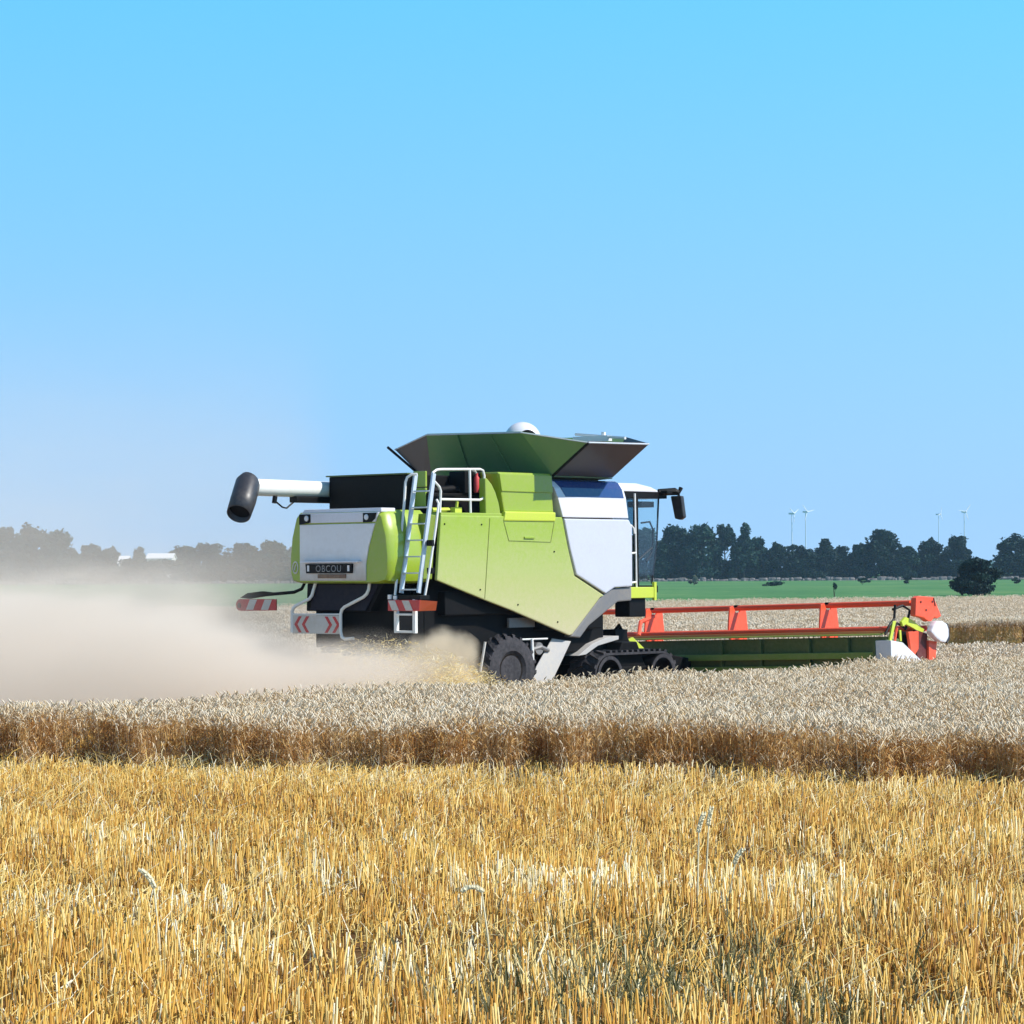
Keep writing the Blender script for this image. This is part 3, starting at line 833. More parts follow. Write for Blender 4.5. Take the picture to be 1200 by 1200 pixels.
# ladder on the right rear corner
LD = empty('ladder', (0, 0, 0), 0, CH)
def lad(t, v):       # t: 0 bottom, 1 top
    return (v, -3.22 + .47 * t, 2.37 + 2.33 * t)
for v0, v1 in ((1.47, 1.42), (1.95, 1.92)):
    b = MB()
    p0, p1 = Vector(lad(0, v0)), Vector(lad(1.02, v1))
    d = Vector((0, .09, -.02))
    b.slab([p0 - d / 2 - Vector((.025, 0, 0)), p0 + d / 2 - Vector((.025, 0, 0)), p1 + d / 2 - Vector((.025, 0, 0)), p1 - d / 2 - Vector((.025, 0, 0))], (.05, 0, 0))
    part(b, 'stile', 'galv', LD, bevel=.008)
for t in (.03, .17, .31, .45, .59, .73, .87):
    p = lad(t, 0)
    b = MB(); b.box(1.49, 1.92, p[1] - .07, p[1] + .07, p[2] - .014, p[2] + .014); part(b, 'rung', 'galv', LD, bevel=.004)
b = MB()
b.tube([(1.40, -3.32, 2.1), (1.38, -3.30, 2.35), (1.36, -3.12, 3.4), (1.33, -2.98, 4.15), (1.31, -2.92, 4.58), (1.34, -2.9, 4.68), (1.42, -2.85, 4.74), (1.52, -2.8, 4.74)], .027, 8)
part(b, 'handrail', 'tube_white', LD, smooth=True)
b = MB()
b.tube([(2.05, -3.15, 2.3), (2.08, -3.05, 2.8), (2.08, -2.85, 3.7), (2.05, -2.74, 4.15), (1.98, -2.72, 4.22)], .024, 8)
part(b, 'handrail', 'tube_white', LD, smooth=True)
b = MB()
b.box(1.33, 2.1, -3.34, -3.06, 2.24, 2.33)
part(b, 'foot_plate', 'black', LD, bevel=.01)
for z in (2.75, 3.3):
    b = MB(); b.box(1.98, 2.12, -3.02, -2.94, z, z + .12); part(b, 'ladder_bracket', 'black', LD, bevel=.01)
b = MB()
for v in (1.42, 1.93): b.box(v - .04, v + .04, -3.34, -3.27, 1.58, 2.26)
b.box(1.46, 1.89, -3.37, -3.24, 1.585, 1.63); b.box(1.46, 1.89, -3.37, -3.24, 1.93, 1.97)
part(b, 'lower_step', 'tube_white', LD, bevel=.008)
b = MB(); b.rear([(1.28, 2.02), (2.14, 2.02), (2.16, 2.235), (1.28, 2.235)], -3.405, -3.375); SB2 = part(b, 'warning_board', 'sign_red', bevel=.006)
b = MB(); b.slab([(2.15, -3.40, 2.235), (2.42, -3.18, 2.21), (2.38, -3.18, 2.03), (2.14, -3.40, 2.02)], (-.02, .02, 0)); part(b, 'board_return', paint('orange_red', (.7, .10, .02), .4, .1), SB2)
for x in (1.46, 1.84):
    b = MB(); b.rear([(x + .13, 2.03), (x - .06, 2.03), (x - .17, 2.225), (x + .02, 2.225)], -3.411, -3.40); part(b, 'stripe', 'sign_white', SB2)
b = MB(); b.box(1.25, 1.33, -3.38, -3.33, 2.25, 2.34); b.box(1.40, 1.48, -3.38, -3.345, 2.25, 2.32); part(b, 'reflector', 'lamp', SB2)

# ---- grain tank with raised flaps
b = MB()
for x0_, x1_, z0_, z1_ in ((-1.5, 1.18, 3.9, 4.76),):
    b.add([(x0_, 1.25, z0_), (x1_, 1.25, z0_), (x1_, 3.2, z0_), (x0_, 3.2, z0_), (x0_, 1.25, z1_), (x1_, 1.25, z1_), (x1_, 3.2, z1_), (x0_, 3.2, z1_)],
          [(0, 1, 5, 4), (1, 2, 6, 5), (2, 3, 7, 6), (3, 0, 4, 7), (3, 2, 1, 0)])
b.slab([(-1.95, 1.25, 4.84), (-1.5, 1.25, 4.76), (-1.5, 3.2, 4.76), (-1.95, 3.2, 4.84)], (0, 0, .02))
b.slab([(1.58, 1.25, 4.775), (1.18, 1.25, 4.755), (1.18, 3.2, 4.755), (1.58, 3.2, 4.775)], (0, 0, .02))
GT = part(b, 'grain_tank', 'shaded_green')
zb = 4.80
base = {'rl': (-1.95, 1.25, zb + .06), 'rr': (1.58, 1.25, zb), 'fr': (1.58, 3.20, zb), 'fl': (-1.95, 3.20, zb + .06)}
out_ = {'rl': (-1.38, .50, 5.745), 'rr': (1.36, .50, 5.69), 'fr': (1.30, 4.0, 5.70), 'fl': (-1.5, 4.0, 5.76)}
tip = {'rr': (2.58, 1.24, 5.46), 'fr': (2.55, 3.26, 5.49), 'rl': (-3.02, 1.20, 5.50), 'fl': (-3.0, 3.3, 5.5)}
gl = (-2.30, 1.35, zb + .06)
def flap(name, pts, mat, d, rib=True):
    b = MB(); b.slab(pts, d); f_ = part(b, name, mat, GT)
    P0, P1, P2, P3 = [Vector(p) for p in pts]
    if rib:
        b = MB()
        for t in (.33, .68):
            a = P0.lerp(P1, t); c = P3.lerp(P2, t); nn = Vector(d) * -.8
            b.slab([a + nn * .2 + (P1 - P0).normalized() * -.02, a + nn * .2 + (P1 - P0).normalized() * .02, c + nn * .2 + (P1 - P0).normalized() * .02, c + nn * .2 + (P1 - P0).normalized() * -.02], nn)
        part(b, 'flap_rib', mat, f_)
    b = MB(); b.tube([P2, P3], .018, 6); part(b, 'flap_edge', 'galv' if name == 'tank_flap' else mat, f_)
    return f_
flap('tank_flap', [base['rl'], base['rr'], out_['rr'], out_['rl']], 'flap', (0, .02, .025))
flap('tank_flap', [base['rr'], base['fr'], tip['fr'], tip['rr']], 'flap_grey', (-.012, 0, .03), rib=False)
flap('tank_flap', [base['fr'], base['fl'], out_['fl'], out_['fr']], 'flap', (0, -.02, .025))
flap('tank_flap', [base['fl'], gl, tip['rl'], tip['fl']], 'flap_grey', (.012, 0, .03), rib=False)
for a, o_, t_, m_, d in (('rr', 'rr', 'rr', 'flap', (-.01, .01, .02)), ('fr', 'fr', 'fr', 'flap_grey', (-.01, -.01, .02)), ('fl', 'fl', 'fl', 'flap_grey', (.01, -.01, .02))):
    b = MB(); b.slab([base[a], tip[t_], out_[o_]], d); part(b, 'corner_gusset', m_, GT)
    b = MB(); b.tube([tip[t_], out_[o_]], .016, 6); part(b, 'gusset_edge', 'galv', GT)
b = MB(); b.slab([base['rl'], gl, tip['rl'], out_['rl']], (.01, .01, .02)); part(b, 'corner_gusset', 'flap_grey', GT)
b = MB(); b.tube([tip['rl'], out_['rl']], .016, 6); part(b, 'gusset_edge', 'galv', GT)
for a_, c_ in ((base['rr'], tip['rr']), (gl, (-3.2, 1.15, 5.56))):
    b = MB(); b.tube([a_, c_], .03, 6); part(b, 'flap_strut', 'black', GT)
# frames standing inside the tank, seen over the rim
b = MB()
b.tube([(.2, 3.6, 5.80), (1.7, 3.5, 5.66)], .035, 6); b.tube([(1.0, 3.6, 5.4), (1.0, 3.6, 5.82)], .05, 6)
b.box(.2, 1.2, 3.5, 3.65, 5.62, 5.74)
part(b, 'tank_frame', 'tube_white', GT)
# filling auger outlet hood
b = MB(); c = (-.05, 2.12, 5.62)
prof = [(-.2, .36), (0, .41)] + [(.41 * math.sin(q), .41 * math.cos(q)) for q in np.linspace(.2, 1.5, 8)]
b.lathe(prof, c, 'Z', 28); DH = part(b, 'auger_hood', 'white', GT, smooth=True)
b = MB()
for k in range(10):
    q0, q1 = .35 + .13 * k, .35 + .13 * (k + 1)
    f_ = lambda q, r, z: (c[0] + r * math.sin(q), c[1] - r * math.cos(q), c[2] + z)
    b.slab([f_(q0, .425, -.1), f_(q1, .425, -.1), f_(q1, .405, .06 + .16 * math.sin((k + 1) * .314)), f_(q0, .405, .06 + .16 * math.sin(k * .314))], (0, .03, 0))
part(b, 'hood_mouth', 'dark', DH)
b = MB(); b.lathe([(-.9, .2), (.0, .2)], c, 'Z', 16); part(b, 'filling_auger', 'galv', GT)

# unloading auger folded back along the left side
b = MB(); b.tube([(-1.92, 2.6, 4.45), (-1.92, -1.7, 4.52), (-1.92, -4.10, 4.54)], .175, 20)
UA = part(b, 'unloading_auger', 'tube_white', smooth=True)
b = MB(); b.box(-1.98, -1.76, -3.0, -1.5, 4.24, 4.37); part(b, 'auger_support', 'black', UA, bevel=.02)
b = MB(); b.tube([(-1.85, -3.52, 4.36), (-1.85, -3.55, 4.22)], .05, 8); b.tube([(-1.85, -3.0, 4.25), (-1.85, -3.2, 4.12), (-1.85, -3.32, 4.14), (-1.85, -3.53, 4.27)], .018, 6)
part(b, 'auger_lamp', 'black', UA)
b = MB()
ax = [(-1.60, -4.34, 4.74), (-1.61, -4.56, 4.66), (-1.64, -4.70, 4.40), (-1.68, -4.80, 4.02)]
b.tube([(-1.97, -4.08, 4.72), (-1.96, -4.12, 4.70), (-1.94, -4.20, 4.61), (-1.77, -4.48, 4.26), (-1.63, -4.73, 3.98)], [.05, .20, .255, .265, .25], 24, cap=False)
o = part(b, 'spout', 'spout', UA, smooth=True)
sm = o.modifiers.new('thickness', 'SOLIDIFY'); sm.thickness = .02
b = MB(); b.tube([(-1.685, -4.63, 4.09), (-1.695, -4.61, 4.11)], .235, 24); part(b, 'spout_mouth', 'dark', UA)

# ---- cab
CB = empty('cab', (0, 0, 0), 0, CH)
b = MB(); b.side([(3.85, 4.60), (4.1, 4.72), (4.7, 4.72), (5.2, 4.65), (5.45, 4.57), (5.45, 4.54), (3.85, 4.54)], -1.02, 1.02); part(b, 'roof', 'white', CB, bevel=.04)
b = MB(); b.box(-1.0, 1.0, 3.92, 5.80, 4.40, 4.535); b.box(-1.05, 1.2, 5.55, 5.75, 4.50, 4.58); part(b, 'roof_edge', 'black', CB, bevel=.015)
b = MB(); b.box(-.97, .97, 3.84, 3.94, 2.42, 4.5); part(b, 'rear_wall', 'dark', CB)
b = MB(); b.box(-.97, .97, 3.9, 5.5, 2.30, 2.46); part(b, 'floor_pan', 'dark', CB, bevel=.02)
for x in (-.97, .97):
    b = MB(); b.tube([(x, 4.72, 4.46), (x, 4.74, 2.45)], .06, 8); part(b, 'pillar', 'black', CB)
    b = MB(); b.tube([(x * .98, 5.56, 4.46), (x * .98, 5.48, 3.4), (x * .98, 5.30, 2.5)], .02, 8); part(b, 'pillar', 'black', CB)
    b = MB(); b.slab([(x, 4.74, 2.5), (x, 5.30, 2.5), (x, 5.47, 3.4), (x, 5.55, 4.43), (x, 4.72, 4.43)], (.008, 0, 0)); part(b, 'side_window', M['glass'], CB)
    b = MB(); b.slab([(x, 3.96, 3.6), (x, 4.62, 3.6), (x, 4.64, 4.43), (x, 3.96, 4.43)], (.008, 0, 0)); part(b, 'side_window', M['glass_dark'], CB)
    b = MB(); b.slab([(x, 3.96, 2.46), (x, 4.62, 2.46), (x, 4.62, 3.58), (x, 3.96, 3.58)], (.01 if x < 0 else -.01, 0, 0)); part(b, 'door_panel', 'black', CB)
b = MB()
b.slab([(-.95, 5.30, 2.5), (.95, 5.30, 2.5), (.95, 5.47, 3.4), (-.95, 5.47, 3.4)], (0, .008, 0))
b.slab([(-.95, 5.47, 3.4), (.95, 5.47, 3.4), (.95, 5.55, 4.43), (-.95, 5.55, 4.43)], (0, .008, 0))
part(b, 'windscreen', M['glass'], CB)
# seat and steering column
b = MB(); b.box(-.28, .28, 4.0, 4.5, 2.9, 3.05); b.box(-.28, .28, 3.97, 4.1, 3.05, 3.75); b.box(-.2, .2, 4.0, 4.4, 2.46, 2.9); part(b, 'seat', 'black', CB, bevel=.04)
b = MB(); b.tube([(0, 5.15, 2.46), (0, 4.98, 3.25)], .05, 8)
for k in range(16):
    q0, q1 = 2 * math.pi * k / 16, 2 * math.pi * (k + 1) / 16
    b.tube([(.2 * math.cos(q0), 4.96 - .1 * math.sin(q0), 3.27 + .17 * math.sin(q0)), (.2 * math.cos(q1), 4.96 - .1 * math.sin(q1), 3.27 + .17 * math.sin(q1))], .016, 5)
part(b, 'steering_wheel', 'black', CB)
b = MB(); b.box(.55, .95, 4.95, 5.4, 4.2, 4.33); part(b, 'monitor', 'black', CB, bevel=.01)
# long wiper / grab rails inside the front corner
b = MB(); b.tube([(.9, 5.0, 3.85), (.9, 5.3, 3.88), (.9, 5.42, 3.7), (.88, 5.40, 3.2), (.88, 5.2, 3.0)], .022, 6); b.tube([(.9, 5.38, 3.3), (.9, 4.75, 2.95)], .022, 6)
part(b, 'grab_rail', 'black', CB)
# mirrors on arms
for s in (1, -1):
    b = MB(); b.tube([(.95 * s, 5.55, 4.54), (1.15 * s, 5.9, 4.56), (1.2 * s, 5.96, 4.53)], [.075, .085, .06], 8)
    b.tube([(1.2 * s, 5.96, 4.53), (1.2 * s, 5.98, 4.40)], .03, 8)
    b.tube([(1.2 * s, 5.97, 4.52), (1.2 * s, 6.05, 4.64)], [.03, .05], 8)
    part(b, 'mirror_arm', 'black', CB)
    b = MB(); b.slab([(1.05 * s, 5.85, 4.46), (1.35 * s, 5.85, 4.46), (1.36 * s, 5.93, 3.98), (1.25 * s, 5.94, 3.92), (1.10 * s, 5.94, 3.95)], (0, .12, 0)); part(b, 'mirror', 'mirror', CB, bevel=.03)
# access platform and white hand rails
for s in (1, -1):
    b = MB(); b.box(1.0 * s, 1.5 * s, 3.88, 4.72, 2.19, 2.43); PF = part(b, 'platform', 'yellow_green', CB, bevel=.015)
    b = MB(); b.box(1.45 * s, 1.51 * s, 4.70, 4.78, 2.14, 2.54); part(b, 'platform_end', 'yellow_green', PF)
    b = MB(); b.box(1.0 * s, 1.42 * s, 3.95, 4.50, 1.78, 2.19); part(b, 'battery_box', 'black', PF, bevel=.02)
    b = MB()
    b.tube([(1.42 * s, 4.19, 2.42), (1.42 * s, 4.15, 4.48)], .022, 8)
    b.tube([(1.42 * s, 3.88, 2.42), (1.42 * s, 3.88, 3.64), (1.42 * s, 3.93, 3.74), (1.42 * s, 4.02, 3.78), (1.42 * s, 4.10, 3.72), (1.42 * s, 4.13, 3.6)], .022, 8)
    for z in (2.52, 3.16): b.tube([(1.42 * s, 3.88, z), (1.42 * s, 4.17, z + .02)], .022, 8)
    part(b, 'entry_rail', 'tube_white', CB, smooth=True)

# ---- rear wheels
def rear_wheel(s):
    W = empty('rear_wheel', (1.26 * s, 0, .75), 0, CH)
    Rr, hw = .70, .30
    b = MB()
    b.lathe([(-hw * .8, .33), (-hw * .98, .40), (-hw, .54), (-hw * .93, .66), (-hw * .6, Rr), (hw * .6, Rr), (hw * .93, .66), (hw, .54), (hw * .98, .40), (hw * .8, .33)], (0, 0, 0), 'X', 56)
    T_ = part(b, 'tyre', 'rubber', W, smooth=True)
    b = MB()
    for k in range(20):
        for sd in (1, -1):
            q = 2 * math.pi * (k + (.5 if sd < 0 else 0)) / 20
            pts = []
            for (x, dq, r) in ((.015, 0.0, Rr + .0), (.16, .13, Rr + 0), (.285, .24, .665)):
                pts.append((x * sd, q + dq, r))
            w = .048
            for (x0, q0, r0), (x1, q1, r1) in zip(pts, pts[1:]):
                vs = []
                for (x, qq, r) in ((x0, q0, r0), (x1, q1, r1)):
                    for dq in (-w, w):
                        for h in (-.02, .05):
                            rr_ = r + h; vs.append((x, -rr_ * math.sin(qq + dq), rr_ * math.cos(qq + dq)))
                b.add(vs, [(0, 1, 3, 2), (4, 6, 7, 5), (0, 4, 5, 1), (2, 3, 7, 6), (1, 5, 7, 3), (0, 2, 6, 4)])
    part(b, 'tread', 'rubber', W)
    b = MB(); o_ = .03 * s
    b.lathe([(-.18, .34), (.22, .345), (.25, .335), (.24, .30), (.10, .28), (-.10, .25), (-.12, .12), (-.02, .10), (-.02, .0)] if s > 0 else
            [(.18, .34), (-.22, .345), (-.25, .335), (-.24, .30), (-.10, .28), (-.04, .16), (-.04, .10), (-.10, .09), (-.10, .0)], (0, 0, 0), 'X', 36)
    part(b, 'rim', paint('dusty_rim', (.006, .004, .004), .6, .03, spec=.15) if s > 0 else 'dark', W, smooth=True)
    W.rotation_euler = (0, 0, R(-3))
rear_wheel(1); rear_wheel(-1)

# ---- front crawler tracks
def crawler(s):
    K = empty('crawler_track', (1.38 * s, 0, 0), 0, CH)
    y0, y1, zc, r = 2.86, 4.66, .55, .43
    path = []
    for k in range(13):
        q = math.pi / 2 + math.pi * k / 12; path.append((y0 + r * math.cos(q), zc + r * math.sin(q)))
    for t in np.linspace(0, 1, 8)[1:-1]: path.append((y0 + (y1 - y0) * t, zc - r))
    for k in range(13):
        q = -math.pi / 2 + math.pi * k / 12; path.append((y1 + r * math.cos(q), zc + r * math.sin(q)))
    for t in np.linspace(0, 1, 8)[1:-1]: path.append((y1 + (y0 - y1) * t, zc + r))
    def off(p, d):
        y, z = p
        if y < y0: c_ = (y0, zc); 
        elif y > y1: c_ = (y1, zc)
        else: c_ = (y, zc)
        L = math.hypot(y - c_[0], z - c_[1]); return (c_[0] + (y - c_[0]) / L * (L + d), c_[1] + (z - c_[1]) / L * (L + d))
    b = MB(); n = len(path); hw = .37
    for p in path:
        q = off(p, .05)
        b.v += [(-hw, *p), (hw, *p), (hw, *q), (-hw, *q)]
    for i in range(n):
        a, c_ = i * 4, ((i + 1) % n) * 4
        for k in range(4): b.f.append((a + k, a + (k + 1) % 4, c_ + (k + 1) % 4, c_ + k))
    part(b, 'belt', 'rubber', K)
    # slanted lugs set round the belt
    L = [0]
    for i in range(n):
        p, q = path[i], path[(i + 1) % n]; L.append(L[-1] + math.hypot(q[0] - p[0], q[1] - p[1]))
    def at(t):
        t %= L[-1]
        for i in range(n):
            if t <= L[i + 1]:
                f = (t - L[i]) / max(1e-6, L[i + 1] - L[i]); p, q = path[i], path[(i + 1) % n]
                return (p[0] + (q[0] - p[0]) * f, p[1] + (q[1] - p[1]) * f)
    b = MB(); N = 34; w = .035
    for k in range(N):
        for sd in (1, -1):
            t0 = L[-1] * (k + (.5 if sd < 0 else 0)) / N
            vs = []
            for x, dt in ((.02 * sd, 0), (hw * sd, .13)):
                for e in (-w, w):
                    for h in (.045, .10):
                        vs.append((x, *off(at(t0 + dt + e), h)))
            b.add(vs, [(0, 1, 3, 2), (4, 6, 7, 5), (0, 4, 5, 1), (2, 3, 7, 6), (1, 5, 7, 3), (0, 2, 6, 4)])
    part(b, 'lugs', 'rubber', K)
    for yc in (y0, y1):
        b = MB(); b.lathe([(-.36, .40), (-.36, .425), (.385, .425), (.39, .40), (.385, .33), (.32, .31), (.20, .27), (.12, .12), (.14, 0)] if s > 0 else
                          [(.36, .40), (.36, .425), (-.385, .425), (-.39, .40), (-.385, .33), (-.32, .31), (-.20, .27), (-.12, .12), (-.14, 0)], (0, yc, zc), 'X', 36)
        part(b, 'roller', 'dark', K, smooth=True)
        b = MB()
        for q in range(36):
            a0, a1 = 2 * math.pi * q / 36, 2 * math.pi * (q + 1) / 36
            b.slab([(.385 * s, yc + rr * math.cos(a), zc + rr * math.sin(a)) for rr, a in ((.34, a0), (.415, a0), (.415, a1), (.34, a1))], (.012 * s, 0, 0))
        part(b, 'roller_rim', 'rubber', K)
    for yc in (3.45, 4.07):
        b = MB(); b.lathe([(-.34, .18), (.34, .18)], (0, yc, .31), 'X', 24); part(b, 'small_roller', 'dark', K)
    b = MB(); b.box(-.25, .25, 3.0, 4.5, .48, .72); b.side([(3.2, .7), (4.3, .7), (4.0, 1.25), (3.5, 1.25)], -.2, .2); part(b, 'track_frame', 'dark', K, bevel=.03)
crawler(1); crawler(-1)
b = MB(); b.side([(2.25, .98), (2.7, 1.22), (3.15, 1.34), (3.6, 1.38), (3.6, 1.30), (2.9, 1.18), (2.5, 1.0)], .95, 1.40); part(b, 'track_guard', 'dusty_grey', bevel=.01)

# slanting dusty grey panel and pole between wheel and track
b = MB(); b.slab([(1.40, 1.40, 1.37), (1.50, 1.90, 1.30), (1.54, 1.20, .42), (1.46, .68, .45), (1.42, .86, .78)], (-.04, .02, 0)); part(b, 'deflector', 'dusty_grey', bevel=.012)
b = MB(); b.tube([(1.46, .69, 1.38), (1.46, .71, .9)], .035, 8); b.tube([(1.44, .4, 1.37), (1.44, 1.2, 1.37)], .02, 6); part(b, 'strut', 'tube_white')
b = MB(); b.tube([(1.40, .75, 1.15), (1.42, 1.0, 1.2), (1.42, 1.25, 1.12)], .05, 8); b.lathe([(-.06, .13), (.06, .13)], (1.38, .95, 1.17), 'X', 16)
part(b, 'drive_gear', 'grey', bevel=.0)
b = MB(); b.box(1.30, 1.36, .1, .9, 1.62, 1.82); part(b, 'inspection_plate', 'grey')
b = MB(); b.tube([(1.5, -.95, .75), (1.52, -.82, 1.35)], .028, 6); part(b, 'pole', 'sign_white')
b = MB(); b.tube([(1.45, -2.25, 1.02), (1.52, -1.5, 1.05)], .028, 6); part(b, 'spreader_bar', 'sign_white')
b = MB(); b.lathe([(-.05, .38), (.05, .40)], (.9, -2.9, 1.2), 'Z', 20); b.lathe([(-.05, .38), (.05, .40)], (-.6, -2.9, 1.2), 'Z', 20); b.tube([(1.4, -3.2, 1.4), (1.7, -3.2, 1.25)], .06, 6); part(b, 'chaff_spreader', 'dark')

# feeder house
b = MB(); b.side([(3.2, .95), (3.2, 1.35), (5.0, 1.08), (7.15, .78), (7.15, .35), (6.2, .45)], -.75, .60); part(b, 'feeder_house', 'dark', bevel=.03)
b = MB(); b.side([(4.45, 1.24), (4.66, 1.32), (5.18, .98), (4.42, .94)], .86, .93); part(b, 'feeder_side', 'yellow_green', bevel=.01)
b = MB(); b.box(.55, .97, 4.0, 4.42, .98, 1.50); b.tube([(.8, 4.0, 1.3), (.9, 4.2, 1.58), (.9, 4.5, 1.2)], .06, 8); part(b, 'hydraulic_block', 'black', bevel=.03)

# ---- header (tilted a little, right end up)
HD = empty('header', (0, 0, 0), 0, CH)
HD.rotation_euler = (0, R(-1.65), 0)
XL, XR = -6.0, 6.0
b = MB()
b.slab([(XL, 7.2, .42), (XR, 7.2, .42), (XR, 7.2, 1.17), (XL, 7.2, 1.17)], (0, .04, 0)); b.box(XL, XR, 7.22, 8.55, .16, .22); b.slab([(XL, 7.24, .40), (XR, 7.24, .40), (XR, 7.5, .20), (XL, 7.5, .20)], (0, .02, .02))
part(b, 'back_wall', 'shaded_green', HD)
b = MB(); b.box(XL, XR, 7.04, 7.19, .70, .84); b.box(XL, XR, 7.07, 7.19, .46, .56); part(b, 'frame_beam', paint('beam_green', (.15, .25, .04), .4, .15), HD, bevel=.015)
for x in (-5, -3.8, -2.6, -1.3, 1.5, 2.6, 3.93, 4.97):
    b = MB(); b.box(x - .045, x + .045, 7.10, 7.195, .44, 1.14); part(b, 'post', 'shaded_green', HD, bevel=.01)
b = MB()
b.slab([(XL, 7.06, 1.20), (XR - .1, 7.06, 1.20), (XR - .1, 7.24, 1.235), (XL, 7.24, 1.235)], (0, 0, .03)); part(b, 'top_lip', paint('lip_green', (.30, .42, .06), .4, .2), HD, bevel=.006)
b = MB(); b.slab([(XL, 7.10, 1.24), (5.93, 7.10, 1.24), (5.93, 7.12, 1.295), (XL, 7.12, 1.295)], (0, .03, 0)); part(b, 'lip_board', 'orange', HD, bevel=.006)
b = MB(); b.tube([(XL, 7.72, .58), (XR, 7.72, .58)], .20, 14)
n = 220; vs, fs = [], []
for i in range(n + 1):
    x = XL + (XR - XL) * i / n; q = (x * 9 if x > 0 else -x * 9)
    for rr in (.2, .31): vs.append((x, 7.72 + rr * math.cos(q), .58 + rr * math.sin(q)))
b.add(vs, [(2 * i, 2 * i + 1, 2 * i + 3, 2 * i + 2) for i in range(n)])
part(b, 'intake_auger', 'galv', HD)
b = MB(); b.box(XL, XR, 8.5, 8.62, .16, .20)
for i in range(150):
    x = XL + .04 + i * (XR - XL) / 150
    b.add([(x - .018, 8.6, .17), (x + .018, 8.6, .17), (x + .018, 8.6, .20), (x - .018, 8.6, .20), (x, 8.74, .18)], [(0, 1, 4), (1, 2, 4), (2, 3, 4), (3, 0, 4)])
part(b, 'cutter_bar', 'galv', HD)
# reel: four bats on triangular plates, with spring tines
RC = (8.1, 1.32); RRd = .56
for k in range(4):
    q = math.pi / 2 * k + math.pi / 2
    y, z = RC[0] + RRd * math.cos(q), RC[1] + RRd * math.sin(q)
    b = MB(); b.tube([(XL + .1, y, z), (XR, y, z)], .066, 10); BT = part(b, 'reel_bat', 'red', HD, smooth=True)
    b = MB(); nt_ = 84 if k in (0, 2) else 84
    for i in range(nt_):
        x = XL + .2 + i * (XR - XL - .3) / nt_
        dz = .0
        if k == 0: break
        b.tube([(x, y, z), (x, y - .03, z - .13), (x, y + .02, z - .27)], .006, 4)
    if k: 
        o = part(b, 'reel_tines', 'black', BT); o['kind'] = 'stuff'
for x in (-3.75, -1.22, 1.25, 3.80):
    b = MB()
    pl = [(8.1 - .17, 1.93), (8.1 - .07, 1.78), (8.1 + .07, 1.78), (8.1 + .17, 1.93), (8.1 + .30, 1.90), (8.1 + .37, 1.32), (8.1 + .2, .84), (8.1 - .2, .84), (8.1 - .37, 1.32), (8.1 - .30, 1.90)]
    b.side(pl, x - .02, x + .02)
    b.tube([(x - .03, 8.1, 1.32), (x + .03, 8.1, 1.32)], .09, 12)
    part(b, 'reel_plate', 'red', HD, bevel=.01)
    b = MB(); b.box(x - .05, x + .05, 8.04, 8.16, 1.86, 1.95); part(b, 'bat_clamp', 'black', HD, bevel=.01)
b = MB(); b.tube([(XL + .1, RC[0], RC[1]), (XR, RC[0], RC[1])], .055, 10); part(b, 'reel_shaft', 'red', HD)
